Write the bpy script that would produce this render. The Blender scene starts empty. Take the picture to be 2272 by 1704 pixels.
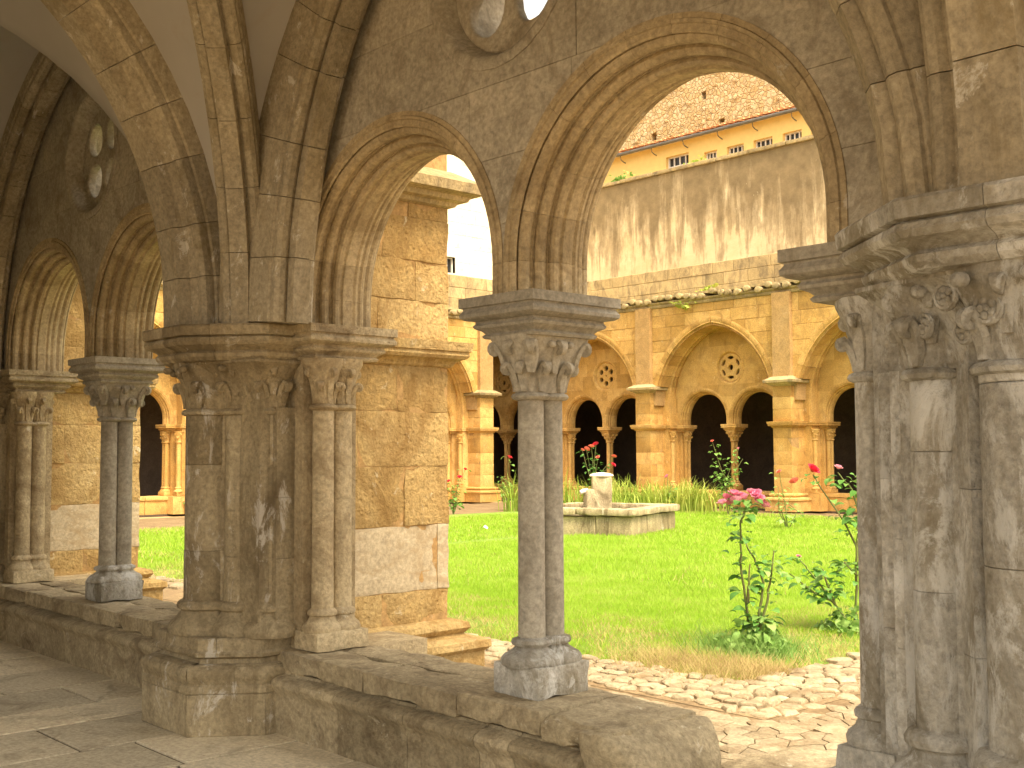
import bpy, bmesh, math, random
import numpy as np
from mathutils import Vector, Matrix, noise as mnoise
from math import sin, cos, pi, sqrt, radians as rad

R = random.Random(11)
SC = bpy.context.scene
COL = SC.collection

# ---------------------------------------------------------------- camera, sky, sun, exposure
cd = bpy.data.cameras.new('camera'); cam = bpy.data.objects.new('camera', cd); COL.objects.link(cam)
cd.sensor_width = 36.0; cd.lens = 36.0 * 2552.0 / 2272.0; cd.clip_start = .05; cd.clip_end = 600
yaw, pit, rol = rad(47.355), rad(3.325), rad(-.2384)
F_ = Vector((-sin(yaw) * cos(pit), cos(yaw) * cos(pit), sin(pit)))
R_ = Vector((cos(yaw), sin(yaw), 0)); U_ = R_.cross(F_)
R2, U2 = R_ * cos(rol) + U_ * sin(rol), U_ * cos(rol) - R_ * sin(rol)
cam.matrix_world = Matrix(((R2.x, U2.x, -F_.x, 3.9611), (R2.y, U2.y, -F_.y, -3.5389), (R2.z, U2.z, -F_.z, 1.6), (0, 0, 0, 1)))
SC.camera = cam

SUN_EL, SUN_AZ = rad(60), Vector((.95, -.28))          # towards the sun
W = bpy.data.worlds.new('World'); SC.world = W; W.use_nodes = True
nt = W.node_tree; bg = nt.nodes['Background']
sky = nt.nodes.new('ShaderNodeTexSky'); sky.sky_type = 'NISHITA'; sky.sun_disc = False
sky.sun_elevation = SUN_EL; sky.sun_rotation = math.atan2(SUN_AZ.x, SUN_AZ.y)
sky.air_density = 1.0; sky.dust_density = 5.0; sky.ozone_density = .6
hs = nt.nodes.new('ShaderNodeHueSaturation'); hs.inputs['Saturation'].default_value = .25; nt.links.new(sky.outputs[0], hs.inputs['Color'])
wm = nt.nodes.new('ShaderNodeMix'); wm.data_type = 'RGBA'; wm.blend_type = 'MULTIPLY'; wm.inputs[0].default_value = 1; wm.inputs[7].default_value = (1, .92, .78, 1)   # thin warm overcast
nt.links.new(hs.outputs[0], wm.inputs[6]); nt.links.new(wm.outputs[2], bg.inputs[0]); bg.inputs[1].default_value = .14
sl = bpy.data.lights.new('sun', 'SUN'); sl.energy = 1.5; sl.angle = rad(22); sl.color = (1, .80, .52)
sun = bpy.data.objects.new('sun', sl); COL.objects.link(sun)
sd = Vector((SUN_AZ.x * cos(SUN_EL), SUN_AZ.y * cos(SUN_EL), sin(SUN_EL)))
sun.rotation_euler = sd.to_track_quat('Z', 'Y').to_euler()
SC.view_settings.view_transform = 'Standard'; SC.view_settings.look = 'None'
SC.view_settings.exposure = 1.85; SC.view_settings.gamma = 1.0
SC.view_settings.use_curve_mapping = False
SC.render.engine = 'CYCLES'; SC.cycles.max_bounces = 10; SC.cycles.diffuse_bounces = 7
SC.cycles.use_denoising = True

# ---------------------------------------------------------------- materials
class NT:
    def __init__(s, name, rough=.9):
        s.m = bpy.data.materials.new(name); s.m.use_nodes = True
        s.t = s.m.node_tree; s.b = s.t.nodes['Principled BSDF']
        s.b.inputs['Roughness'].default_value = rough
        s.b.inputs['Specular IOR Level'].default_value = .25
        s.pos = s.t.nodes.new('ShaderNodeNewGeometry').outputs['Position']
        s.rnd = s.t.nodes.new('ShaderNodeObjectInfo').outputs['Random']
    def n(s, typ, ins=None, **kw):
        n = s.t.nodes.new(typ)
        for k, v in kw.items(): setattr(n, k, v)
        for k, v in (ins or {}).items():
            if isinstance(v, bpy.types.NodeSocket): s.t.links.new(v, n.inputs[k])
            else: n.inputs[k].default_value = v
        return n
    def noise(s, scale, detail=5, rough=.6, vec=None, dist=0):
        return s.n('ShaderNodeTexNoise', {'Vector': vec or s.pos, 'Scale': scale, 'Detail': detail, 'Roughness': rough, 'Distortion': dist}).outputs['Fac']
    def vor(s, scale, feature='F1', vec=None, out='Distance'):
        return s.n('ShaderNodeTexVoronoi', {'Vector': vec or s.pos, 'Scale': scale}, feature=feature).outputs[out]
    def scaled(s, sc, vec=None):
        return s.n('ShaderNodeVectorMath', {0: vec or s.pos, 1: sc}, operation='MULTIPLY').outputs[0]
    def ramp(s, fac, stops):
        r = s.n('ShaderNodeValToRGB', {'Fac': fac}); e = r.color_ramp.elements
        while len(e) < len(stops): e.new(.5)
        for x, (p, c) in zip(e, stops):
            x.position = p; x.color = (c, c, c, 1) if isinstance(c, (int, float)) else (*c, 1)
        return r.outputs['Color']
    def mix(s, fac, a, b, mode='MIX'):
        n = s.t.nodes.new('ShaderNodeMix'); n.data_type = 'RGBA'; n.blend_type = mode
        for k, v in ((0, fac), (6, a), (7, b)):
            if isinstance(v, bpy.types.NodeSocket): s.t.links.new(v, n.inputs[k])
            elif isinstance(v, (int, float)): n.inputs[k].default_value = v
            else: n.inputs[k].default_value = (*v, 1)
        return n.outputs[2]
    def math(s, op, a, b=0.0, clamp=False):
        n = s.n('ShaderNodeMath', {0: a, 1: b}, operation=op); n.use_clamp = clamp
        return n.outputs[0]
    def bump(s, h, strength=.5, dist=.01, normal=None):
        ins = {'Height': h, 'Strength': strength, 'Distance': dist}
        if normal: ins['Normal'] = normal
        return s.n('ShaderNodeBump', ins).outputs[0]
    def out(s, col=None, normal=None, rough=None):
        if col is not None:
            if isinstance(col, bpy.types.NodeSocket): s.t.links.new(col, s.b.inputs['Base Color'])
            else: s.b.inputs['Base Color'].default_value = (*col, 1)
        if normal: s.t.links.new(normal, s.b.inputs['Normal'])
        if rough is not None: s.t.links.new(rough, s.b.inputs['Roughness'])
        return s.m

def stone(name, a, b, c, lime, lime_amt=.3, dark=None, dark_amt=.3, vary=.35, bump=.6, bd=.012, streak=1.0, scale=1.0, lich=None, mid=.30):
    """limestone: tones a-b-c mixed by object and by broad noise, lime crust, dark damp stains, pits"""
    t = NT(name)
    vs = t.scaled((1, 1, streak))
    n1 = t.noise(1.7 * scale, 6, .62, dist=.6)
    base = t.ramp(n1, [(.30, a), (.52, b), (.70, c)])
    per = t.ramp(t.rnd, [(0, a), (.35, b), (.7, c), (1, [x * .8 for x in b])])
    col = t.mix(vary + .15, base, per)
    # speckle
    n2 = t.noise(38 * scale, 4, .7)
    col = t.mix(.5, col, t.ramp(n2, [(.25, .12), (.5, .5), (.78, .92)]), 'OVERLAY')
    nm = t.noise(4.2 * scale, 9, .74, vec=vs, dist=.9)
    col = t.mix(mid, col, t.ramp(nm, [(.3, .20), (.5, .5), (.7, .80)]), 'OVERLAY')
    if dark is not None:
        n3 = t.noise(3.1 * scale, 7, .7, vec=vs, dist=.9)
        m3 = t.ramp(n3, [(.56 - dark_amt * .25, 0), (.74 - dark_amt * .2, .85)])
        col = t.mix(m3, col, dark)
    n4 = t.noise(6.5 * scale, 9, .74, vec=vs, dist=.4)
    m4 = t.ramp(n4, [(.66 - lime_amt * .25, 0), (.70 - lime_amt * .2, .8)])
    col = t.mix(m4, col, lime)
    if lich is not None:
        m5 = t.ramp(t.noise(2.3, 6, .7, dist=1.2), [(.58, 0), (.68, .7)])
        col = t.mix(m5, col, lich)
    # value change per stone
    val = t.math('MULTIPLY_ADD', t.rnd, vary); t.t.nodes[-1].inputs[2].default_value = 1 - vary * .5
    hsv = t.n('ShaderNodeHueSaturation', {'Color': col, 'Value': val})
    pit_ = t.ramp(t.vor(26 * scale), [(.05, 0), (.32, 1)])
    hh = t.math('ADD', t.math('MULTIPLY', n2, .5), t.math('MULTIPLY', n4, .9))
    hh = t.math('ADD', hh, t.math('MULTIPLY', nm, 1.4))
    hh = t.math('ADD', hh, t.math('MULTIPLY', pit_, .22))
    return t.out(hsv.outputs[0], t.bump(hh, bump, bd))

M = {}
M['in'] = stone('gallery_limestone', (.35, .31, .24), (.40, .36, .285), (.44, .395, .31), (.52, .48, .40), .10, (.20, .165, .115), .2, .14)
M['arch'] = stone('warm_arch_limestone', (.37, .285, .165), (.43, .34, .205), (.47, .385, .25), (.56, .50, .40), .10, (.23, .17, .095), .22, .2, .6, .012)  # golden light on the near arches is put into this warm tone
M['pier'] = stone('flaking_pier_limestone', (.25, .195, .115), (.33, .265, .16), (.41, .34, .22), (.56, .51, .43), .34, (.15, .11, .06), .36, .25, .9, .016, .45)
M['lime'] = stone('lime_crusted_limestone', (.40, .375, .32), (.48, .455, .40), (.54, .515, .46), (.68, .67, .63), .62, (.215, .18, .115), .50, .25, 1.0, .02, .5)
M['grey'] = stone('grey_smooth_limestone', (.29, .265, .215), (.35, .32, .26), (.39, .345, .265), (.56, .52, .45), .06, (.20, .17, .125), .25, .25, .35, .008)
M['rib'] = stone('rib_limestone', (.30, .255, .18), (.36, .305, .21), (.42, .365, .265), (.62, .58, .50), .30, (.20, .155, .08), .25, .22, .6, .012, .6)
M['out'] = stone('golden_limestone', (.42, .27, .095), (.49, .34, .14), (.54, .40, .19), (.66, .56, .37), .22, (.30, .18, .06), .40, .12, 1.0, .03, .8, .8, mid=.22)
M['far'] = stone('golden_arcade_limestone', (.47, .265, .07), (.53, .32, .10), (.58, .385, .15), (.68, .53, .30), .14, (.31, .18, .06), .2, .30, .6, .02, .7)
M['weath'] = stone('lichen_grey_coping_stone', (.36, .265, .13), (.42, .32, .16), (.47, .37, .2), (.58, .49, .32), .15, (.18, .14, .085), .42, .3, .8, .02, .5)
M['bench'] = stone('worn_bench_limestone', (.33, .265, .16), (.43, .35, .22), (.50, .415, .275), (.62, .55, .41), .18, (.16, .115, .065), .36, .3, 1.0, .022)
M['jamb'] = stone('golden_grey_jamb_limestone', (.40, .31, .18), (.47, .375, .23), (.53, .44, .285), (.62, .55, .41), .16, (.24, .17, .09), .3, .25, .9, .018)  # lighter than the pier stone: outdoor light on the jambs painted in
M['white'] = stone('pale_repair_limestone', (.44, .36, .24), (.48, .40, .27), (.52, .44, .30), (.60, .52, .38), .25, (.36, .26, .14), .3, .1, .3, .008, 2.0)
M['floor'] = stone('grey_flagstone', (.47, .405, .285), (.55, .475, .34), (.60, .51, .355), (.56, .51, .40), .06, (.26, .215, .145), .12, .45, .3, .005, mid=.16)
M['basin'] = stone('mossy_fountain_stone', (.36, .28, .155), (.43, .345, .205), (.50, .42, .27), (.62, .56, .42), .2, (.13, .095, .05), .46, .2, .9, .02, .35)
M['cobble'] = stone('pale_cobble_limestone', (.28, .22, .135), (.35, .285, .185), (.41, .345, .235), (.50, .44, .33), .12, (.20, .14, .075), .44, .35, .8, .014)
M['mortar'] = stone('lime_mortar', (.30, .24, .15), (.34, .28, .18), (.38, .32, .22), (.46, .40, .3), .2, (.22, .17, .1), .2, .05, .5, .01)
M['mortarout'] = stone('golden_mortar', (.36, .22, .09), (.40, .25, .1), (.42, .28, .13), (.5, .38, .22), .2, (.26, .17, .07), .2, .05, .5, .01)
def plaster():
    t = NT('pinkish_vault_plaster', .95)
    c = t.ramp(t.noise(.9, 5, .6), [(.3, (.38, .36, .33)), (.7, (.46, .44, .41))])
    c = t.mix(t.ramp(t.noise(2.2, 7, .7, dist=1), [(.56, 0), (.75, .5)]), c, (.40, .32, .25))
    return t.out(c, t.bump(t.noise(25, 4), .2, .004))
M['plaster'] = plaster()
def earth():
    t = NT('courtyard_earth', 1)
    c = t.ramp(t.noise(3, 7, .7), [(.3, (.34, .22, .10)), (.55, (.46, .33, .17)), (.75, (.52, .42, .26))])
    c = t.mix(.5, c, t.ramp(t.noise(40, 4, .7), [(.2, .2), (.8, .8)]), 'OVERLAY')
    return t.out(c, t.bump(t.noise(30, 6, .8), .9, .02))
M['earth'] = earth()
M['soil'] = stone('brown_joint_soil', (.18, .125, .065), (.24, .17, .09), (.30, .22, .125), (.38, .31, .2), .1, (.14, .09, .05), .3, .1)
def turf():
    t = NT('turf_soil', 1)
    c = t.ramp(t.noise(1.2, 7, .7), [(.3, (.16, .24, .035)), (.5, (.20, .31, .045)), (.68, (.30, .33, .08)), (.8, (.38, .32, .13))])
    c = t.mix(.5, c, t.ramp(t.noise(60, 4, .7), [(.2, .2), (.8, .8)]), 'OVERLAY')
    return t.out(c, t.bump(t.noise(50, 5, .8), .9, .03))
M['turf'] = turf()
def leafy(name, c1, c2, c3, rough=.55, trans=.3, scale=5):
    t = NT(name, rough)
    f = t.math('FRACT', t.math('ADD', t.noise(scale, 4, .7), t.rnd))
    c = t.ramp(t.math('ADD', t.math('MULTIPLY', t.noise(scale, 5, .75), .8), t.math('MULTIPLY', t.rnd, .2)), [(.35, c1), (.52, c2), (.68, c3)])
    m = t.out(c)
    tr = t.n('ShaderNodeBsdfTranslucent', {'Color': c})
    mx = t.n('ShaderNodeMixShader', {0: trans, 1: t.b.outputs[0], 2: tr.outputs[0]})
    o = [x for x in t.t.nodes if x.type == 'OUTPUT_MATERIAL'][0]
    t.t.links.new(mx.outputs[0], o.inputs[0]); return m
M['grass'] = leafy('lawn_grass', (.27, .44, .03), (.35, .53, .05), (.46, .58, .11), .6, .5, 1.1)
M['drygrass'] = leafy('dry_grass', (.42, .36, .12), (.50, .40, .18), (.40, .28, .13), .8, .3, 5)
M['iris'] = leafy('strap_leaf_green', (.22, .34, .05), (.36, .46, .08), (.52, .52, .13), .5, .4, 3)
M['leaf'] = leafy('rose_leaf_green', (.06, .17, .03), (.10, .25, .045), (.17, .33, .07), .45, .3, 6)
M['leafpale'] = leafy('pale_leaf_green', (.14, .27, .05), (.20, .36, .08), (.32, .45, .14), .5, .35, 6)
M['stem'] = leafy('rose_stem', (.13, .13, .05), (.16, .20, .06), (.18, .12, .06), .7, 0, 9)
M['pink'] = leafy('pink_petal', (.78, .22, .38), (.85, .36, .50), (.90, .55, .66), .6, .35, 40)
M['red'] = leafy('red_petal', (.62, .03, .06), (.72, .05, .09), (.78, .10, .12), .6, .3, 40)
M['coral'] = leafy('coral_petal', (.80, .16, .12), (.84, .24, .18), (.86, .34, .26), .6, .3, 40)
def flat(name, c, rough=.6, metal=0, var=.15):
    t = NT(name, rough); t.b.inputs['Metallic'].default_value = metal
    col = t.mix(t.ramp(t.noise(4, 6, .7), [(.35, 0), (.7, 1)]), [x * (1 - var) for x in c], [min(1, x * (1 + var)) for x in c])
    return t.out(col, t.bump(t.noise(30, 4), .15, .003))
M['yellow'] = flat('yellow_painted_render', (.84, .60, .22), .9, 0, .06)
M['gutter'] = flat('dark_zinc_gutter', (.16, .15, .13), .5, .3)
M['tile'] = stone('terracotta_roof_tile', (.52, .22, .09), (.60, .30, .13), (.66, .40, .2), (.7, .55, .38), .1, (.3, .16, .08), .2, .4)
M['frame'] = flat('white_window_paint', (.78, .74, .66), .5)
M['glass'] = flat('dark_window_glass', (.05, .05, .05), .08)
M['dirt'] = flat('dark_joint_dirt', (.11, .085, .055), 1)
M['paper'] = flat('white_paper', (.80, .80, .80), .8)
M['water'] = flat('still_basin_water', (.04, .045, .03), .03)
M['dark'] = stone('soot_dark_plaster', (.07, .05, .035), (.085, .06, .042), (.10, .072, .05), (.13, .10, .07), .1, (.05, .035, .025), .2, .1)  # deep shade inside the far and left galleries, painted as near-black
M['darkdoor'] = flat('dark_timber', (.05, .035, .025), .8)
def stained():
    t = NT('streaked_lime_render', .95)
    n = t.n('ShaderNodeSeparateXYZ', {0: t.pos}); z = n.outputs[2]
    base = t.ramp(t.noise(1.1, 6, .65), [(.3, (.54, .41, .235)), (.7, (.68, .56, .37))])
    st = t.noise(1.0, 7, .66, vec=t.scaled((2.8, 2.8, .42)), dist=.3)
    st2 = t.noise(1.0, 6, .7, vec=t.scaled((.8, .8, .5)))
    hgt = t.n('ShaderNodeMapRange', {0: z, 1: 7.6, 2: 11.3, 3: -.075, 4: .20}).outputs[0]
    f = t.math('ADD', t.math('ADD', t.math('MULTIPLY', st, .62), t.math('MULTIPLY', st2, .46)), hgt)
    m = t.ramp(f, [(.49, 0), (.56, .6), (.66, .97)])
    dk = t.ramp(t.noise(2.4, 7, .7), [(.3, (.15, .11, .06)), (.7, (.27, .20, .11))])
    c = t.mix(m, base, dk)
    m2 = t.ramp(t.noise(7, 8, .75, vec=t.scaled((1, 1, .4))), [(.64, 0), (.68, .8)])
    c = t.mix(m2, c, (.74, .64, .45))
    return t.out(c, t.bump(t.noise(8, 7, .7), .4, .03))
M['stained'] = stained()
def rubble():
    t = NT('rubble_masonry', 1)
    v = t.vor(4.6, out='Color'); e = t.vor(4.6, 'DISTANCE_TO_EDGE')
    bw = t.n('ShaderNodeRGBToBW', {0: v}).outputs[0]
    c = t.ramp(bw, [(.2, (.62, .44, .21)), (.5, (.69, .52, .28)), (.8, (.75, .60, .36))])
    c = t.mix(t.ramp(t.noise(3, 8, .75), [(.5, 0), (.7, .7)]), c, (.68, .50, .27))
    c = t.mix(.32, c, t.ramp(t.noise(14, 6, .75), [(.25, .15), (.75, .85)]), 'OVERLAY')
    h = t.math('ADD', t.ramp(e, [(0, 0), (.12, 1)]), t.math('MULTIPLY', t.noise(6, 8, .8), 1.5))
    return t.out(c, t.bump(h, .9, .12))
M['rubble'] = rubble()
M['whitewall'] = stone('sunlit_pale_ashlar', (.74, .66, .50), (.80, .73, .58), (.84, .78, .66), (.88, .84, .74), .2, (.60, .48, .30), .15, .15, .5, .02)

# ---------------------------------------------------------------- geometry helpers
class G:
    def __init__(s): s.v, s.f = [], []
    def add(s, vs, fs):
        o = len(s.v); s.v += [tuple(p) for p in vs]; s.f += [tuple(i + o for i in f) for f in fs]; return s
    def box(s, x0, x1, y0, y1, z0, z1):
        vs = [(x, y, z) for z in (z0, z1) for y in (y0, y1) for x in (x0, x1)]
        return s.add(vs, [(0, 2, 3, 1), (4, 5, 7, 6), (0, 1, 5, 4), (1, 3, 7, 5), (3, 2, 6, 7), (2, 0, 4, 6)])
    def rings(s, rings, closed=True, caps=True):
        n = len(rings[0]); vs = [p for r in rings for p in r]; fs = []
        for i in range(len(rings) - 1):
            for j in range(n if closed else n - 1):
                k = (j + 1) % n; fs.append((i * n + j, i * n + k, (i + 1) * n + k, (i + 1) * n + j))
        if caps: fs += [tuple(range(n))[::-1], tuple((len(rings) - 1) * n + j for j in range(n))]
        return s.add(vs, fs)
    def lathe(s, prof, cx=0, cy=0, n=16, caps=True, a0=0, a1=2 * pi):
        full = abs(a1 - a0 - 2 * pi) < 1e-6; m = n if full else n + 1
        return s.rings([[(cx + r * cos(a0 + (a1 - a0) * j / n), cy + r * sin(a0 + (a1 - a0) * j / n), z) for j in range(m)] for r, z in prof], True, caps)
    def tube(s, pts, rads, n=6):
        rings = []
        for i, p in enumerate(pts):
            p = Vector(p); a = Vector(pts[max(i - 1, 0)]); b = Vector(pts[min(i + 1, len(pts) - 1)])
            t = (b - a).normalized(); u = t.cross(Vector((0, 0, 1)) if abs(t.z) < .9 else Vector((1, 0, 0))).normalized(); w = t.cross(u)
            r = rads[i] if hasattr(rads, '__len__') else rads
            rings.append([p + (u * cos(2 * pi * k / n) + w * sin(2 * pi * k / n)) * r for k in range(n)])
        return s.rings(rings)
    def prism(s, poly, y0, y1, ch=0.0):
        """convex polygon in (x, z) through y0..y1, both faces chamfered"""
        if ch:
            q = inset(poly, ch)
            if q: return s.rings([[(x, y0, z) for x, z in q], [(x, y0 + ch * .8, z) for x, z in poly], [(x, y1 - ch * .8, z) for x, z in poly], [(x, y1, z) for x, z in q]])
        return s.rings([[(x, y0, z) for x, z in poly], [(x, y1, z) for x, z in poly]])
    def mesh(s, name, mat, smooth=None):
        me = bpy.data.meshes.new(name); me.from_pydata(s.v, [], s.f); me.materials.append(M[mat] if isinstance(mat, str) else mat)
        if smooth is not None:
            me.polygons.foreach_set('use_smooth', [True] * len(me.polygons)); me.set_sharp_from_angle(angle=rad(smooth))
        me.update(); return me

def clip(poly, a, b, c):
    out = []
    for i, p in enumerate(poly):
        q = poly[(i + 1) % len(poly)]; dp = a * p[0] + b * p[1] - c; dq = a * q[0] + b * q[1] - c
        if dp <= 0: out.append(p)
        if dp * dq < 0:
            t = dp / (dp - dq); out.append((p[0] + (q[0] - p[0]) * t, p[1] + (q[1] - p[1]) * t))
    return out
def area(p): return .5 * sum(p[i][0] * p[(i + 1) % len(p)][1] - p[(i + 1) % len(p)][0] * p[i][1] for i in range(len(p)))
def subtract(polys, conv):
    """convex pieces minus one convex counter-clockwise polygon"""
    out = []
    for P in polys:
        rest = P
        pieces = []
        for i, p in enumerate(conv):
            q = conv[(i + 1) % len(conv)]; nx, nz = q[1] - p[1], p[0] - q[0]; c = nx * p[0] + nz * p[1]
            o = clip(rest, -nx, -nz, -c)
            if len(o) > 2 and abs(area(o)) > 1e-6: pieces.append(o)
            rest = clip(rest, nx, nz, c)
            if len(rest) < 3 or abs(area(rest)) < 1e-6: break
        if len(rest) < 3 or abs(area(rest)) < 1e-6: out.append(P)
        else: out += pieces
    return out
def inset(poly, d):
    n = len(poly); s = 1 if area(poly) > 0 else -1; out = []
    for i in range(n):
        p0, p1, p2 = Vector(poly[i - 1]), Vector(poly[i]), Vector(poly[(i + 1) % n])
        e1, e2 = (p1 - p0), (p2 - p1)
        if e1.length < 1e-6 or e2.length < 1e-6: return None
        e1.normalize(); e2.normalize(); n1 = Vector((-e1.y, e1.x)) * s; n2 = Vector((-e2.y, e2.x)) * s
        k = 1 + n1.dot(n2)
        if k < .25: k = .25
        out.append(tuple(p1 + (n1 + n2) * (d / k)))
    if area(out) * s <= 0: return None
    return out
def inset_clip(poly, d):
    out = poly; s_ = 1 if area(poly) > 0 else -1
    for i, p in enumerate(poly):
        q = poly[(i + 1) % len(poly)]; nx, nz = (q[1] - p[1]) * s_, (p[0] - q[0]) * s_; L = sqrt(nx * nx + nz * nz)
        if L < 1e-7: continue
        nx /= L; nz /= L; out = clip(out, nx, nz, nx * p[0] + nz * p[1] - d)
        if len(out) < 3: return None
    cl = [p for i, p in enumerate(out) if (p[0] - out[i - 1][0]) ** 2 + (p[1] - out[i - 1][1]) ** 2 > 1e-7]
    return cl if len(cl) > 2 and abs(area(cl)) > 2e-4 else None
def scale_to(poly, d):
    c = Vector((sum(p[0] for p in poly) / len(poly), sum(p[1] for p in poly) / len(poly))); r = sqrt(abs(area(poly)) / pi)
    return [tuple(c + (Vector(p) - c) * max(.2, 1 - d / r)) for p in poly]
def offset_out(poly, d): return inset(poly, -d) if d else [tuple(p) for p in poly]
def circ(cx, cz, r, n=20, a0=0): return [(cx + r * cos(a0 + 2 * pi * k / n), cz + r * sin(a0 + 2 * pi * k / n)) for k in range(n)]

def rough(dx, dy, dz, mat, bev=.02, amp=.008, cell=.09, name='block', seed=0, freq=6.0, round_x=0):
    """a worn stone block, its base at z = 0 and centred in x and y"""
    bm = bmesh.new(); bmesh.ops.create_cube(bm, size=1)
    for v in bm.verts: v.co = Vector((v.co.x * dx, v.co.y * dy, (v.co.z + .5) * dz))
    bmesh.ops.bevel(bm, geom=bm.edges[:], offset=bev, segments=2, affect='EDGES', profile=.6)
    for ax, L in ((0, dx), (1, dy), (2, dz)):
        k = min(24, int(L / cell))
        for i in range(1, k):
            co = Vector((0, 0, 0)); no = Vector((0, 0, 0)); no[ax] = 1
            co[ax] = -L / 2 + L * i / k if ax < 2 else L * i / k
            bmesh.ops.bisect_plane(bm, geom=bm.verts[:] + bm.edges[:] + bm.faces[:], plane_co=co, plane_no=no)
    bm.normal_update()
    off = Vector((seed * 3.7, seed * 1.3, seed * 2.1))
    for v in bm.verts:
        p = v.co * freq + off
        d = mnoise.noise(p) * .6 + mnoise.noise(p * 2.7) * .4
        e = max(0, mnoise.noise(p * .6 + Vector((9, 9, 9)))) * 1.5
        ex = sum(1 for q, L in ((abs(v.co.x), dx / 2), (abs(v.co.y), dy / 2), (abs(v.co.z - dz / 2), dz / 2)) if q > L - bev * 1.2)
        v.co += v.normal * (d * amp - (e * amp * 2.2 if ex >= 2 else 0))
        if round_x and v.co.x > dx / 2 - round_x:
            t = (v.co.x - dx / 2 + round_x) / round_x
            v.co.z *= 1 - .28 * t * t; v.co.y *= 1 - .20 * t * t
    me = bpy.data.meshes.new(name); bm.to_mesh(me); bm.free(); me.materials.append(M[mat])
    me.polygons.foreach_set('use_smooth', [True] * len(me.polygons)); me.set_sharp_from_angle(angle=rad(50)); return me

# ---------------------------------------------------------------- scene object helpers
def obj(name, me, parent=None, loc=(0, 0, 0), rot=(0, 0, 0), mat=None, kind=None, label=None):
    o = bpy.data.objects.new(name, me); COL.objects.link(o); o.parent = parent; o.location = loc; o.rotation_euler = rot
    if mat and me: 
        o.material_slots[0].link = 'OBJECT'; o.material_slots[0].material = M[mat]
    if kind: o['kind'] = kind
    if label: o['label'] = label
    return o
def tag(o, label, cat, group=None):
    o['label'] = label; o['category'] = cat
    if group: o['group'] = group
    return o
def thing(name, label, cat, loc=(0, 0, 0), rz=0, group=None):
    return tag(obj(name, None, None, loc, (0, 0, rz)), label, cat, group)
def build(root, spec, mats=None):
    """spec: (name, mesh, loc, rot[, sub-spec])"""
    for it in spec:
        k = it[1].materials[0].name
        m = (mats or {}).get(k)
        o = obj(it[0], it[1], root, it[2], it[3], m)
        for s in (it[4] if len(it) > 4 else ()): obj(s[0], s[1], o, s[2], s[3], (mats or {}).get(s[1].materials[0].name))
    return root
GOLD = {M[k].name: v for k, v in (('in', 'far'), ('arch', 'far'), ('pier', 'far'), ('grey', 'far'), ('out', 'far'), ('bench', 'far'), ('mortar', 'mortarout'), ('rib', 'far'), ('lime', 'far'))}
S = 4.77; ZI = 2.328                     # bay, impost level
WV0, WV1 = .06, .54                      # arcade wall faces
I0 = (0, 0, 0)

# ================================================================ ground and setting
g = G(); g.add([(-160, -160, -.06), (160, -160, -.06), (160, 160, -.06), (-160, 160, -.06)], [(0, 1, 2, 3)])
obj('ground', g.mesh('ground', 'earth'), kind='structure')

# gallery floor: flagstones
fl = obj('gallery_floor', G().box(-16, 9, -6.5, .55, -.05, -.012).mesh('gallery_floor', 'dirt'), kind='structure')
rows = [-7.9, -7.3, -6.6, -5.95, -5.35, -4.7, -4.0, -3.37, -2.9, -2.24, -1.62, -1.05, -.4, .2, .85, 1.5, 2.2, 2.9, 3.5, 4.2]
cuts = {-4.0: -.42, -3.37: -.67, -2.9: -.99, -2.24: -.69}
for a, b in zip(rows, rows[1:]):
    y = cuts.get(a, R.uniform(-.9, -.3)); ys = [.03, y]
    if a == -2.9: ys = [.03, -.32, y]
    while ys[-1] > -3.2: ys.append(ys[-1] - R.uniform(.55, 1.1))
    for y1, y0 in zip(ys, ys[1:]):
        q = R.choice((.005, .008, .012)); w = R.uniform(-.003, .003)
        gg = G().rings([[(x, yy, z) for x, yy in ((a + i, y0 + i), (b - i, y0 + i), (b - i, y1 - i), (a + i, y1 - i))] for i, z in ((q, -.03), (q, -.003 + w), (q + .004, w))])
        obj('flagstone', gg.mesh('flagstone', 'floor'), fl)

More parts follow.
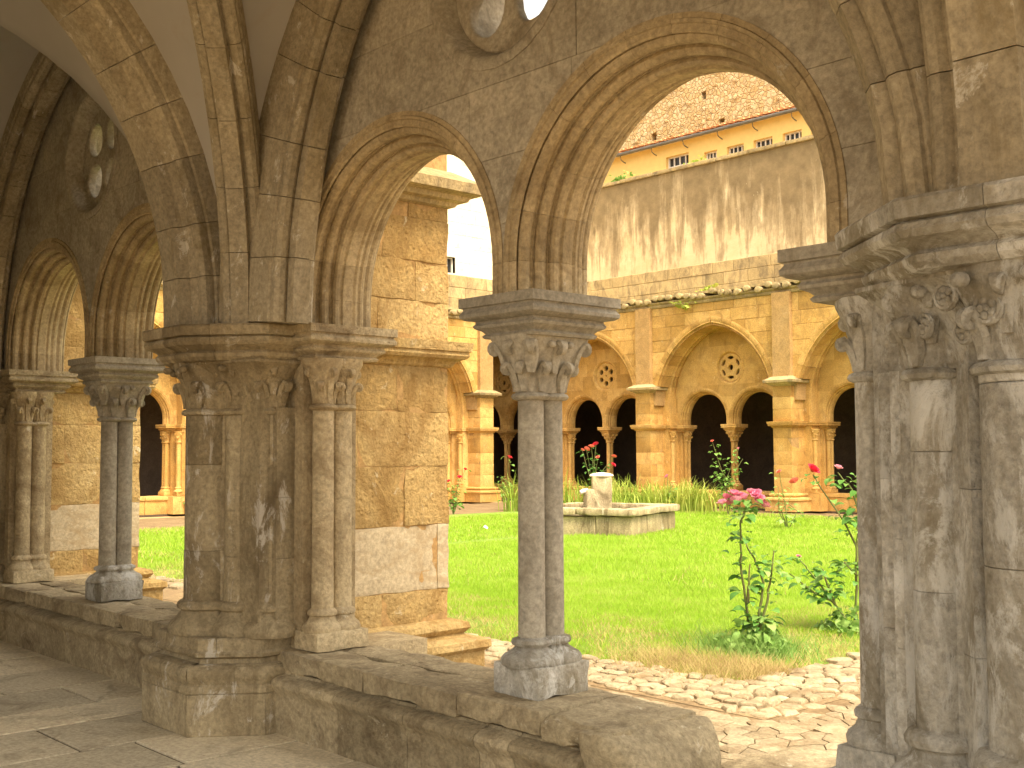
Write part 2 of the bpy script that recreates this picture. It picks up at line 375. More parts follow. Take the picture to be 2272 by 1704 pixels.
# ================================================================ twin columns
COLV = (.23, .355); SR = .0635
def stadium(h, r, z, n=24, v0=COLV[0], v1=COLV[1]):
    """outline round the shaft pair, half-width h round, lerped to a rectangle by r"""
    out = []; vc = (v0 + v1) / 2; hv = (v1 - v0) / 2
    for k in range(n):
        a = 2 * pi * k / n; c, s_ = cos(a), sin(a)
        x = h * c; y = hv * (1 if s_ > 0 else -1) * min(1, abs(s_) * 2.2) + h * s_
        m = max(abs(c), abs(s_)); X = h * c / m; Y = (hv + h) * s_ / m
        out.append((x + (X - x) * r, vc + y + (Y - y) * r, z))
    return out
def volute(g, base, dirn, h, out, curl, w, th, turns=.8, n=11):
    turns = .8; th = th * 2.2; w = w * 1.12; n = 11
    """a carved leaf rising from base and curling outwards at its tip"""
    d = Vector((dirn[0], dirn[1], 0)).normalized(); lat = Vector((-d.y, d.x, 0)); pts = []
    for i in range(8):
        t = i / 7; pts.append((out * t * t, h * t))
    cx, cz = out + curl * .2, h - curl * .55
    for i in range(1, n):
        t = i / (n - 1); a = pi * .62 - t * turns * 2 * pi; rr = curl * (1 - .62 * t); pts.append((cx + curl * .25 + rr * cos(a), cz + curl * .35 + rr * sin(a) - .12 * curl))
    rings = []
    for i, (r, z) in enumerate(pts):
        a = pts[max(i - 1, 0)]; b = pts[min(i + 1, len(pts) - 1)]
        tx, tz = b[0] - a[0], b[1] - a[1]; L = sqrt(tx * tx + tz * tz) or 1; nx, nz = -tz / L, tx / L
        f = i / (len(pts) - 1); ww = w * (.55 + .75 * sin(pi * min(1, f * 1.35))) * (1 - .45 * f); tt = th * (1 - .3 * f)
        o = Vector(base) + d * r + Vector((0, 0, z))
        rings.append([o + lat * (ww * cos(q)) + (d * nx + Vector((0, 0, nz))) * (tt * sin(q) * (1 + .5 * abs(cos(q)))) for q in [2 * pi * k / 8 for k in range(8)]])
    g.rings(rings); knob(g, Vector(base) + d * (out + curl * .30) + Vector((0, 0, h + curl * .2)), curl * .80, .85, 8, lat)
def knob(g, c, r, squash=.7, n=8, d=(0, 0, 1)):
    d = Vector(d).normalized(); u = d.orthogonal().normalized(); w = d.cross(u); rings = []
    for i in range(1, 6):
        a = pi * i / 6; rings.append([Vector(c) + d * (r * squash * -cos(a)) + (u * cos(2 * pi * k / n) + w * sin(2 * pi * k / n)) * r * sin(a) for k in range(n)])
    g.rings(rings)
def rosette(g, c, r, d):
    c = Vector(c) - Vector(d).normalized() * .028; r = r * .88
    """carved round flower: ring, petals, boss"""
    d = Vector(d).normalized(); u = Vector((0, 0, 1)); w = d.cross(u).normalized(); c = Vector(c)
    N = 16; rings = []
    for j in range(7):
        a = 2 * pi * j / 6
        rings.append([c + d * (r * .26 * sin(a)) + (u * cos(2 * pi * k / N) + w * sin(2 * pi * k / N)) * (r * .86 + r * .2 * cos(a)) for k in range(N)])
    g.rings(rings, True, False)
    for k in range(5):
        a = 2 * pi * k / 5 + .3; knob(g, c + (u * cos(a) + w * sin(a)) * r * .45 + d * r * .12, r * .30, .8, 7, d)
    knob(g, c + d * r * .2, r * .24, .9, 7, d); knob(g, c - d * r * .1, r * .95, .3, 12, d)

def abacus_rings(x0, x1, y0, y1, z0=2.135, z1=ZI, ext=.11):
    """moulded slab: inner rectangle at the bottom grows by ext towards the top"""
    prof = [(0, z0), (.022, z0), (.030, z0 + .012), (.018, z0 + .024), (.030, z0 + .036), (.055, z0 + .048), (.062, z0 + .060), (.052, z0 + .072), (.052, z0 + .082),
            (.088, z0 + .088), (.106, z0 + .100), (.108, z0 + .116), (.098, z0 + .130), (.094, z0 + .138), (.096, z0 + .144), (.11, z0 + .147), (.11, z1)]
    k = ext / .11
    return [[(x0 - o * k, y0 - o * k, z), (x1 + o * k, y0 - o * k, z), (x1 + o * k, y1 + o * k, z), (x0 - o * k, y1 + o * k, z)] for o, z in prof]
def column_spec(seed=0):
    rr = random.Random(seed); sp = []
    pl = rough(.31, .345, .15, 'lime', .016, .008, .05, 'plinth', seed, 9); sp.append(('plinth', pl, (0, .2925, .462), I0))
    g = G()
    for v in COLV:
        g.lathe([(.142, .600), (.15, .612), (.148, .630), (.134, .648), (.108, .662), (.090, .674), (.080, .684), (.080, .690), (.094, .694), (.099, .706), (.094, .718), (.076, .724), (.066, .73)], 0, v, 20)
    sp.append(('base', g.mesh('base', 'lime', 40), I0, I0))
    for i, v in enumerate(COLV):
        g = G(); zs = [.71, 1.0, 1.25, 1.5, 1.75, 1.86]
        g.lathe([(SR * (1.02 - .05 * (z - .69)), z) for z in zs], 0, v, 22); sp.append(('shaft', g.mesh('shaft', 'grey', 60), I0, I0))
    g = G()
    for v in COLV: g.lathe([(.066, 1.838), (.086, 1.844), (.094, 1.856), (.088, 1.868), (.070, 1.876)], 0, v, 22)
    sp.append(('neck_ring', g.mesh('neck_ring', 'grey', 40), I0, I0))
    g = G(); secs = [(.070, .15, 1.872), (.074, .25, 1.91), (.082, .35, 1.96), (.098, .5, 2.01), (.118, .7, 2.06), (.135, .9, 2.10), (.148, 1, 2.125), (.150, 1, 2.142)]
    g.rings([stadium(h, r, z, 28) for h, r, z in secs])
    vc = sum(COLV) / 2
    low = [(-1, -.55), (-1, .55), (1, -.55), (1, .55), (-.5, -1), (.5, -1), (-.5, 1), (.5, 1)]
    for dx, dy in low:
        bx = .066 * dx if abs(dx) == 1 else .055 * dx; by = (.115 * dy / .55 if abs(dx) == 1 else .128 * dy)
        by = .06 * dy / .55 if abs(dx) == 1 else .125 * dy
        volute(g, (bx, vc + by, 1.88), (dx * .9, dy if abs(dx) != 1 else dy * .4, 0), .112, .036, .026, .026, .008)
    for dx, dy in [(-1, -1), (1, -1), (-1, 1), (1, 1), (-1, 0), (1, 0), (0, -1), (0, 1)]:
        volute(g, (.085 * dx, vc + (.15 if dx == 0 or dy else .1) * dy * .95, 1.965), (dx, dy, 0), .125, .038, .030, .032, .009)
    for dx, dy in [(-1, -.5), (1, -.5), (-1, .5), (1, .5)]: knob(g, (.142 * dx, vc + .12 * dy, 2.098), .022, .8)
    sp.append(('capital', g.mesh('capital', 'grey', 45), I0, I0))
    g = G().rings(abacus_rings(-.15, .15, .11, .475)); sp.append(('abacus', g.mesh('abacus', 'grey', 25), I0, I0))
    return sp
COLSPEC = column_spec(3)

# ================================================================ arcade wall with two arches and a round window
AX, AR, AZ, VR1 = .906, .70, ZI + .152, .904
def roll(cx, cy, r, a0, a1, n=5): return [(cx + r * cos(a0 + (a1 - a0) * i / n), cy + r * sin(a0 + (a1 - a0) * i / n)) for i in range(n + 1)]
def arch_profile():
    """(radius, v) loop: three rolls stepping in from each face to the middle soffit"""
    half = [(VR1, WV0 - .006), (.880, WV0 - .006), (.876, WV0 - .016), (.862, WV0 - .016), (.858, WV0 - .006), (.832, WV0 - .006), (.824, WV0 + .004)]
    half += roll(.822, WV0 + .046, .030, -pi * .30, -pi * 1.30, 5)
    half += [(.806, WV0 + .078), (.800, WV0 + .082)]
    half += roll(.786, WV0 + .116, .026, -pi * .30, -pi * 1.30, 5)
    half += [(.772, WV0 + .146), (.764, WV0 + .148)]
    half += roll(.752, WV0 + .176, .022, -pi * .30, -pi * 1.30, 4)
    half += [(.738, WV0 + .202), (.726, WV0 + .210)]
    mir = [(r, WV0 + WV1 - v) for r, v in half][::-1]
    return half + mir
PROF = arch_profile()
NV = 11
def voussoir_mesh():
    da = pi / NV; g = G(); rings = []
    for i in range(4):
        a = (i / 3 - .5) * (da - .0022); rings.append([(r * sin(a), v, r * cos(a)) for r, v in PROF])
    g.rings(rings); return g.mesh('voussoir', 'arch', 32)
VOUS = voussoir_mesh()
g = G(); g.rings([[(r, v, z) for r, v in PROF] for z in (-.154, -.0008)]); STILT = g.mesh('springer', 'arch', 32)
OC = (-.04, 3.93); OR = .48
def oculus_ring():
    g = G(); N = 28
    prof = [(OR + .03, WV0 - .010), (OR - .01, WV0 - .014), (OR - .03, WV0 - .004), (OR - .045, WV0 + .02), (OR - .08, WV0 + .09), (OR - .095, WV0 + .15), (OR - .095, WV1 - .15), (OR - .08, WV1 - .09), (OR - .045, WV1 - .02), (OR - .03, WV1 + .004), (OR - .01, WV1 + .014), (OR + .03, WV1 + .010)]
    rings = [[(OC[0] + r * cos(2 * pi * k / N), v, OC[1] + r * sin(2 * pi * k / N)) for k in range(N)] for r, v in prof]
    g.rings(rings + [rings[0]], True, False); return g.mesh('oculus_ring', 'in', 35)
ORING = oculus_ring()
def tracery(kind):
    cu = bpy.data.curves.new('tracery', 'CURVE'); cu.dimensions = '2D'; cu.fill_mode = 'BOTH'; cu.extrude = .04 if kind < 2 else .022; cu.bevel_depth = .012; cu.bevel_resolution = 1
    def loop(pts):
        s = cu.splines.new('POLY'); s.points.add(len(pts) - 1); s.use_cyclic_u = True
        for p, (x, y) in zip(s.points, pts): p.co = (x, y, 0, 1)
    Ro = OR - .085; loop(circ(0, 0, Ro, 40))
    for k in range(6 if kind < 2 else 4):
        a = pi / 2 + k * pi / 3 if kind < 2 else pi / 4 + k * pi / 2; c = Vector((cos(a), sin(a))); t = Vector((-c.y, c.x))
        if kind == 0:      # lens-shaped eyes around one round hole
            loop([tuple(c * (Ro * .70 + .060 * sin(q) * (1 if sin(q) > 0 else .9)) + t * (.118 * cos(q))) for q in [2 * pi * i / 16 for i in range(16)]])
        elif kind == 1:    # six round lobes
            loop([tuple(c * (Ro * .60) + Vector((.092 * cos(q), .092 * sin(q)))) for q in [2 * pi * i / 14 for i in range(14)]])
        else:              # six tall drops
            loop([tuple(c * (Ro * .57 + .142 * sin(q)) + t * (.142 * cos(q) * (1 + .15 * sin(q)))) for q in [2 * pi * i / 16 for i in range(16)]])
    if kind < 2: loop(circ(0, 0, .095 if kind == 0 else .04, 14))
    o = bpy.data.objects.new('tmp', cu); COL.objects.link(o); dg = bpy.context.evaluated_depsgraph_get()
    me = bpy.data.meshes.new_from_object(o.evaluated_get(dg)); bpy.data.objects.remove(o)
    me.materials.clear(); me.materials.append(M['in']); return me
TRAC = [tracery(k) for k in range(3)]

ARCH_CUT = [[(sx * AX + p[0], p[1]) for p in [(-.855, 2.0), (.855, 2.0)] + [(.855 * cos(a), AZ + .855 * sin(a)) for a in [pi * i / 18 for i in range(19)]]] for sx in (-1, 1)]
OC_CUT = circ(OC[0], OC[1], OR, 24)
def courses(x0, x1, z0, z1, hs, ls, rr, first=None):
    z = z0; k = 0
    while z < z1 - .05:
        h = rr.uniform(*hs); h = min(h, z1 - z)
        if z1 - z - h < hs[0] * .5: h = z1 - z
        x = x0; cut = [x0]; x += rr.uniform(ls[0] * .5, ls[1])
        while x < x1 - ls[0] * .5: cut.append(x); x += rr.uniform(*ls)
        cut.append(x1)
        for a, b in zip(cut, cut[1:]): yield a, b, z, z + h
        z += h; k += 1
def wall_spec(seed, kind, top=5.6, tv=.43):
    rr = random.Random(seed); sp = []
    core = [[(-S / 2, ZI), (S / 2, ZI), (S / 2, top), (-S / 2, top)]]
    for c in ARCH_CUT + [OC_CUT]: core = subtract(core, c)
    g = G()
    for p in core: g.prism(p, WV0 + .006, WV1 - .006)
    sp.append(('wall_core', g.mesh('wall_core', 'in'), I0, I0))
    for a, b, z0, z1 in courses(-S / 2, S / 2, ZI, top, (.32, .44), (.55, .95), rr):
        j = .0014; P = [(a + j, z0 + j), (b - j, z0 + j), (b - j, z1 - j), (a + j, z1 - j)]
        ps = [P]
        for c in ARCH_CUT + [OC_CUT]: ps = subtract(ps, c)
        if not ps: continue
        d = rr.uniform(-.0015, .0015); g = G()
        if len(ps) == 1 and len(ps[0]) == 4 and abs(area(ps[0]) - area(P)) < 1e-6: g.prism(P, WV0 + d, WV1 - d, .003)
        else:
            for p in ps: g.prism(p, WV0 + d, WV1 - d)
        sp.append(('ashlar_block', g.mesh('ashlar_block', 'in'), I0, I0))
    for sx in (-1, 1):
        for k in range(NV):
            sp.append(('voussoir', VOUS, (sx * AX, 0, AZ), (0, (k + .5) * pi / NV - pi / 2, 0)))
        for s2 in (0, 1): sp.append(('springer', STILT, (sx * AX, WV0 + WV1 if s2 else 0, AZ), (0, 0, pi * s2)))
    sp.append(('oculus_ring', ORING, I0, I0))
    sp.append(('oculus_tracery', TRAC[kind], (OC[0], tv, OC[1]), (pi / 2, 0, 0)))
    return sp

# outer relieving arch (barrel) and spandrel, built once
BC, BR, BZ, BT = .32, 2.26, 2.87, .23
BA0 = .2527
BV0, BV1 = WV1 - .02, 1.32
def barrel_profile():
    p = [(BR + BT, BV0), (BR, BV0)]
    for v in (.66, .80): p += [(BR, v - .045)] + roll(BR - .005, v, .035, -pi * .5, -pi * 1.5, 5) + [(BR, v + .045)]
    p += [(BR, BV1 - .10)] + roll(BR + .03, BV1 - .035, .05, -pi * .9, pi * .35, 6) + [(BR + .085, BV1), (BR + .10, BV1 + .012), (BR + BT - .03, BV1 + .02), (BR + BT, BV1 + .012)]
    return p
BP = barrel_profile(); A_TOP = math.acos(BC / BR); NB = 8
def barrel_mesh(sg):
    da = (A_TOP - BA0) / NB; g = G(); rings = []
    for i in range(5):
        a = BA0 + (i / 4) * (da - .004); rings.append([(sg * r * cos(a), v, r * sin(a)) for r, v in BP])
    g.rings(rings); return g.mesh('arch_stone', 'out', 35)
BARREL = {1: barrel_mesh(1), -1: barrel_mesh(-1)}
def order_mesh(sg):
    pr = [(r, v) for r, v in BP[1:] if v < .86 and r < BR + .02]; pr = [(BR + BT - .02, BV0)] + pr + [(BR, .88), (BR + BT - .02, .88)]
    rings = [[(sg * (r - BC), v, z) for r, v in pr] for z in (2.345, BZ - .3, BZ)]
    for i in range(1, 4):
        a = (BA0 - .002) * i / 3; rings.append([(sg * (r * cos(a) - BC), v, BZ + r * sin(a)) for r, v in pr])
    return G().rings(rings).mesh('arch_order', 'out', 35)
ORDER = {1: order_mesh(1), -1: order_mesh(-1)}
def barrel_spec():
    sp = []
    for sg in (1, -1):
        for k in range(NB): sp.append(('arch_stone', BARREL[sg], (-sg * BC, 0, BZ), (0, -sg * k * (A_TOP - BA0) / NB, 0)))
        sp.append(('arch_order', ORDER[sg], I0, I0))
    return sp
def barrel_cut(off):
    pts = []
    for i in range(15):
        a = A_TOP * i / 14; pts.append((-BC + (BR + off) * cos(a), BZ + (BR + off) * sin(a)))
    pts2 = [(-x, z) for x, z in pts[::-1]]
    return [(-BC + BR + off, 2.0)] + pts + pts2[1:] + [(BC - BR - off, 2.0)]
def convexify(p):
    p = p[::-1] if area(p) < 0 else p
    return p
BCUT = convexify([(-(BR + .1 - BC), 2.0)] + barrel_cut(.1)[:1] + barrel_cut(.1)[1:-1])
def spandrel_spec(seed, blocks=True, ztop=5.72, u1=S / 2):
    rr = random.Random(seed); sp = []
    core = subtract([[(-S / 2, 2.9), (S / 2, 2.9), (S / 2, ztop), (-S / 2, ztop)]], BCUT)
    g = G()
    for p in core: g.prism(p, WV1 - .015, BV1 - .012)
    sp.append(('spandrel_core', g.mesh('spandrel_core', 'mortarout'), I0, I0))
    if blocks:
        for a, b, z0, z1 in courses(-S / 2, S / 2, 3.3, ztop, (.32, .44), (.5, .95), rr):
            j = .004; P = [(a + j, z0 + j), (b - j, z0 + j), (b - j, z1 - j), (a + j, z1 - j)]; ps = subtract([P], BCUT)
            if not ps: continue
            d = rr.uniform(-.006, .006); g = G()
            if len(ps) == 1 and len(ps[0]) == 4: g.prism(ps[0], BV1 - .2, BV1 + d, .008)
            else:
                for p in ps: g.prism(p, BV1 - .2, BV1 + d)
            sp.append(('spandrel_block', g.mesh('spandrel_block', 'out'), I0, I0))
    return sp
def cornice_spec():
    sp = []
    prof = [(BV1 - .3, 5.72), (BV1 + .03, 5.72), (BV1 + .05, 5.76), (BV1 + .04, 5.80), (BV1 + .09, 5.84), (BV1 + .10, 5.88), (BV1 - .3, 5.88)]
    for i in range(4):
        a, b = -S / 2 + S * i / 4, -S / 2 + S * (i + 1) / 4
        sp.append(('cornice_stone', G().rings([[(x, v, z) for v, z in prof] for x in (a + .004, b - .004)]).mesh('cornice_stone', 'weath', 30), I0, I0))
    n = 16; g = G()
    rings = []
    for v, r in ((BV1 - .35, .095), (BV1 + .02, .10), (BV1 + .17, .105), (BV1 + .18, .085)): rings.append([(r * cos(2 * pi * k / 12), v, r * .8 * sin(2 * pi * k / 12)) for k in range(12)])
    g.rings(rings); rm = g.mesh('roll_tile', 'weath', 40)
    for i in range(n): sp.append(('roll_tile', rm, (-S / 2 + S * (i + .5) / n, R.uniform(-.03, .03), 5.945 + R.uniform(-.012, .012)), (R.uniform(-.04, .04), 0, R.uniform(-.06, .06))))
    sp.append(('eaves_slab', G().box(-S / 2 + .003, S / 2 - .003, BV1 - 1.3, BV1 + .06, 5.98, 6.05).mesh('eaves_slab', 'weath'), I0, I0))
    return sp
WALLS = {}
def get(d, k, f):
    if k not in d: d[k] = f()
    return d[k]
BAR = barrel_spec(); COR = cornice_spec()

# ================================================================ buttresses
BH, BVF = .28, 1.46
def moulded_band(poly, prof, mat, name, smooth=25):
    return G().rings([[(x, y, z) for x, y in offset_out(poly, o)] for o, z in prof]).mesh(name, mat, smooth)
def buttress_spec(seed, mat='out', near=False):
    rr = random.Random(seed); sp = []
    core = G().box(-BH + .008, BH - .008, .2, BVF - .008, 0, 5.74)
    core.box(-.225 + .01, .225 - .01, .6, BVF - .02, 3.4, 5.74)
    sp.append(('buttress_core', core.mesh('buttress_core', 'mortarout'), I0, I0))
    zs = [.465]
    if near: zs = [.465, .68, .92, 1.11, 1.50, 1.86, 2.17]
    else:
        while zs[-1] < 1.8: zs.append(zs[-1] + rr.uniform(.32, .46))
        zs.append(2.17)
    lev = list(zip(zs, zs[1:]))
    zu = [2.345]
    while zu[-1] < 3.0: zu.append(zu[-1] + rr.uniform(.26, .34))
    zu.append(3.27); lev += list(zip(zu, zu[1:]))
    for i, (z0, z1) in enumerate(lev):
        if near and abs(z0 - .68) < .01: cuts = [.42, 1.36, BVF]
        elif near and abs(z0 - .92) < .01: continue
        else:
            m = rr.uniform(.8, 1.1) + (.12 if i % 2 else -.1); cuts = [.42, m, BVF]
        top = 1.11 if near and abs(z0 - .68) < .01 else z1
        for a, b in zip(cuts, cuts[1:]):
            me = rough(2 * BH + rr.uniform(-.006, .006), b - a - .002, top - z0 - .002, 'white' if (near and abs(z0 - .68) < .01) else mat, .006, .012 if near else .005, .06 if near else .25, 'ashlar_block', rr.random() * 50, 7)
            sp.append(('ashlar_block', me, (0, (a + b) / 2, z0 + .001), I0))
    # upper, slimmer pilaster
    z = 3.52
    while z < 5.66:
        h = min(rr.uniform(.26, .4), 5.72 - z)
        if 5.72 - z - h < .14: h = 5.72 - z
        sp.append(('ashlar_block', rough(.45, .6, h - .006, mat, .008, .004, .3, 'ashlar_block', rr.random() * 50), (0, BVF - .02 - .3, z + .003), I0)); z += h
    rect = [(-BH, .3), (BH, .3), (BH, BVF), (-BH, BVF)]
    sp.append(('string_course', moulded_band(rect, [(0, 2.165), (.02, 2.175), (.035, 2.20), (.055, 2.215), (.09, 2.225), (.105, 2.245), (.10, 2.27), (.115, 2.275), (.125, 2.335), (0, 2.345)], mat, 'string_course'), I0, I0))
    sp.append(('capping_slab', moulded_band(rect, [(0, 3.265), (.03, 3.275), (.05, 3.30), (.095, 3.31), (.11, 3.34), (.18, 3.355), (.19, 3.42), (.02, 3.52), (0, 3.525)], 'weath', 'capping_slab'), I0, I0))
    sp.append(('base_moulding', moulded_band(rect, [(.17, 0), (.17, .26), (.18, .268), (.205, .29), (.20, .335), (.15, .355), (.09, .36), (.07, .375), (.085, .39), (.105, .415), (.095, .45), (.04, .468), (0, .472)], mat, 'base_moulding'), I0, I0))
    return sp
# ================================================================ jambs: paired shafts either side of a buttress
JU, JV = .66, (.20, .325, .46)
def jamb_spec(mat='pier', nook=True, ju=JU):
    sp = []
    core = G().box(-ju + .06, ju - .06, .10, .47, .46, ZI)
    if nook: core.box(-.50, .50, .45, .86, .46, 3.44)
    sp.append(('jamb_core', core.mesh('jamb_core', mat), I0, I0))
    for sx in (-1, 1):
        pts = [(sx * ju, JV[0]), (sx * ju, JV[1])] + ([(sx * .545, .78)] if nook else [])
        for x, v in pts:
            bs, cp, nr = G(), G(), G()
            zs = [.69, 1.86]; g = G().lathe([(SR * 1.04, .69), (SR, 1.2), (SR, 1.86)], x, v, 16); sp.append(('shaft', g.mesh('shaft', mat, 60), I0, I0))
            bs.lathe([(.115, .565), (.12, .585), (.112, .605), (.088, .625), (.078, .645), (.076, .655), (.088, .662), (.09, .674), (.084, .686), (.066, .70)], x, v, 16)
            nr.lathe([(.065, 1.838), (.084, 1.846), (.09, 1.856), (.084, 1.868), (.066, 1.876)], x, v, 16)
            cp.lathe([(.064, 1.87), (.068, 1.93), (.08, 2.0), (.105, 2.07), (.125, 2.11), (.128, 2.14)], x, v, 12)
            for k in range(5):
                a = (0 if sx > 0 else pi) + (k - 2) * .75
                volute(cp, (x + .055 * cos(a), v + .055 * sin(a), 1.88), (cos(a), sin(a)), .10 if k % 2 else .18, .036, .022, .022, .007, 1.1, 12)
            sp.append(('base', bs.mesh('base', mat, 40), I0, I0)); sp.append(('neck_ring', nr.mesh('neck_ring', mat, 40), I0, I0)); sp.append(('capital', cp.mesh('capital', mat, 45), I0, I0))
        x0, x1 = sorted((sx * .40, sx * (.832 - .11)))
        sp.append(('impost', G().rings(abacus_rings(x0, x1, .11, .50)).mesh('impost', mat if mat != 'pier' else 'in', 25), I0, I0))
        x0, x1 = sorted((sx * .2, sx * (.40)))
        if nook: sp.append(('impost', G().rings(abacus_rings(x0 - (.06 if sx < 0 else 0), x1 + (.06 if sx > 0 else 0), .5, .80, ext=.10)).mesh('impost', mat if mat != 'pier' else 'out', 25), I0, I0))
        pl = rough(.24, .36, .11, mat, .014, .006, .08, 'plinth', 5 + sx); sp.append(('plinth', pl, (sx * ju, .265, .462), I0))
        pl = rough(.22, .22, .11, mat, .014, .006, .08, 'plinth', 8 + sx)
        if nook: sp.append(('plinth', pl, (sx * .52, .76, .462), I0))
    sp.append(('footing', G().box(-.75, .75, .02, .9, 0, .458).mesh('footing', mat), I0, I0))
    return sp
JAMB = jamb_spec(nook=False); JAMBR = jamb_spec(nook=False, ju=.575); JFAR = jamb_spec()

# ================================================================ inner clustered piers
def half_oct(a, b, c, back=.14):
    """outline: front half-width a at y=-c, shoulders b, back on the wall"""
    return [(-b, back), (-b, -.10), (-a, -c), (a, -c), (b, -.10), (b, back)]
LOBES = [(0, -.17, .145), (-.215, -.075, .10), (.215, -.075, .10), (-.39, .02, .088), (.39, .02, .088)]
FIL = ((-.115, -.14), (.115, -.14), (-.31, -.04), (.31, -.04), (-.47, .03), (.47, .03))
def pier_spec(seed, mat='pier', lobes=LOBES, fil=FIL, ros=()):
    rr = random.Random(seed); sp = []
    # plinth courses: front, two splayed faces, as separate dressed stones
    o1 = half_oct(.285, .545, .45)
    def ring_stones(o, z0, z1, joints, depth=.2, name='plinth_stone', m=mat, prof=None):
        # walk along outline, cut in stones
        pts = [Vector(p) for p in o]
        for (sa, ta), (sb, tb) in zip(joints, joints[1:]):
            path = [pts[sa].lerp(pts[sa + 1], ta)] + [pts[k] for k in range(sa + 1, sb + (1 if tb > 0 else 0) + 0)] + ([pts[sb].lerp(pts[sb + 1], tb)] if tb > 0 else [pts[sb]])
            clean = [path[0]]
            for p in path[1:]:
                if (p - clean[-1]).length > 1e-4: clean.append(p)
            inn = [p * .55 for p in clean]
            for q in inn: q.y = max(q.y, -.2)
            poly = [tuple(p) for p in clean] + [tuple(p) for p in inn[::-1]]
            g = G(); pr = prof or [(-.005, z0 + .001), (0, z0 + .006), (0, z1 - .006), (-.005, z1 - .001)]
            rings = []
            for off, z in pr:
                ring = []
                for i, p in enumerate(clean):
                    a = clean[max(i - 1, 0)]; b = clean[min(i + 1, len(clean) - 1)]
                    e1 = (p - a).normalized() if i else (b - p).normalized(); e2 = (b - p).normalized() if i < len(clean) - 1 else e1
                    n1 = Vector((e1.y, -e1.x)); n2 = Vector((e2.y, -e2.x)); k = max(.4, 1 + n1.dot(n2))
                    q = p + (n1 + n2) * (off / k)
                    if i == 0: q += e1 * .0012
                    if i == len(clean) - 1: q -= e1 * .0012
                    ring.append((q.x, q.y, z))
                ring += [(p.x, p.y, z) for p in inn[::-1]]
                rings.append(ring)
            g.rings(rings); sp.append((name, g.mesh(name, m, 30), I0, I0))
    ring_stones(o1, 0, .235, [(0, 0), (1, .5), (2, 0), (2, .97), (4, .0), (4, 1)])
    cav = [(-.004, .236), (0, .241), (0, .275), (-.012, .285), (-.008, .30), (.004, .32), (.010, .345), (.004, .37), (-.02, .39), (-.045, .395)]
    ring_stones(o1, .235, .395, [(0, 0), (1, .6), (2, .45), (3, .0), (3, .6), (4, 1)], prof=cav)
    o2 = half_oct(.265, .50, .385)
    ring_stones(o2, .40, .535, [(0, 0), (1, .3), (2, .2), (2, .7), (3, .3), (4, 1)], prof=[(-.03, .395), (-.035, .42), (.0, .435), (.005, .455), (-.012, .47), (-.012, .53), (-.02, .537)])
    core = G().rings([[(x, y, z) for x, y in half_oct(.27, .53, .435)] for z in (.0, .39)]).rings([[(x, y, z) for x, y in half_oct(.16, .46, .16)] for z in (.0, 2.2)]); sp.append(('pier_core', core.mesh('pier_core', mat), I0, I0))
    # engaged shafts in drums
    bs, nr = G(), G()
    for x, y, r in lobes:
        zs = [.72]
        while zs[-1] < 1.5: zs.append(zs[-1] + rr.uniform(.26, .55))
        zs.append(1.835)
        for z0, z1 in zip(zs, zs[1:]):
            q = rr.uniform(-.003, .003)
            sp.append(('shaft_drum', G().lathe([(r - .002, z0 + .0008), (r + q, z0 + .004), (r + q, (z0 + z1) / 2), (r + q, z1 - .004), (r - .002, z1 - .0008)], x + rr.uniform(-.003, .003), y, 24).mesh('shaft_drum', mat, 50), I0, I0))
        bs.lathe([(r + .085, .535), (r + .092, .56), (r + .085, .59), (r + .05, .62), (r + .025, .645), (r + .015, .665), (r + .018, .672), (r + .038, .68), (r + .042, .70), (r + .03, .718), (r, .73)], x, y, 24)
        nr.lathe([(r, 1.815), (r + .022, 1.822), (r + .028, 1.836), (r + .018, 1.85), (r, 1.856)], x, y, 24)
    # square fillets between shafts
    for x, y in fil:
        zs = [.60, rr.uniform(.9, 1.1), rr.uniform(1.3, 1.5), 1.86]
        for z0, z1 in zip(zs, zs[1:]):
            fw = .042 if ros == () else .062
            g = G().box(-fw, fw, -.03, .12, z0 + .001, z1 - .001); me = g.mesh('fillet', mat)
            sp.append(('fillet', me, (x, y - .02, 0), (0, 0, 0 if abs(x) > .4 else (-.75 if x < 0 else .75))))
    sp.append(('base', bs.mesh('base', mat, 40), I0, I0)); sp.append(('neck_ring', nr.mesh('neck_ring', mat, 40), I0, I0))
    # capital band: bell plus carved leaves, knobs, rosettes
    cap = G(); oc = half_oct(.13, .46, .235)
    cap.rings([[(x, y, z) for x, y in offset_out(oc, o)] for o, z in [(-.03, 1.85), (-.025, 1.92), (0, 1.99), (.04, 2.06), (.09, 2.10), (.11, 2.115), (.11, 2.13)]])
    for x, y, r in lobes: cap.lathe([(r, 1.85), (r + .004, 1.93), (r + .02, 1.99), (r + .05, 2.05), (r + .075, 2.10), (r + .08, 2.13)], x, y, 18)
    for x, y, r in lobes:
        a0 = math.atan2(y - .35, x * 1.6)
        for k in (-2, -1, 0, 1, 2):
            a = a0 + k * .62; d = (cos(a), sin(a)); hi = k % 2 == 0
            volute(cap, (x + (r - .004) * d[0], y + (r - .004) * d[1], 1.86 if not hi else 1.93), d, .125 if not hi else .145, .035, .028, .032, .009, 1.1, 14)
    for x in (-.30, -.1, .1, .30): knob(cap, (x, -.40 if abs(x) < .2 else -.26, 2.085), .03, .8)
    for c, r_, d_ in ros: rosette(cap, c, r_, d_)
    sp.append(('capital', cap.mesh('capital', mat, 45), I0, I0))
    ab = half_oct(.20, .52, .37)
    prof = [(0, 2.125), (.03, 2.13), (.05, 2.15), (.055, 2.17), (.04, 2.185), (.06, 2.20), (.105, 2.215), (.12, 2.235), (.115, 2.255), (.10, 2.265), (.125, 2.27), (.13, 2.32), (.12, ZI + .004), (-.1, ZI + .006)]
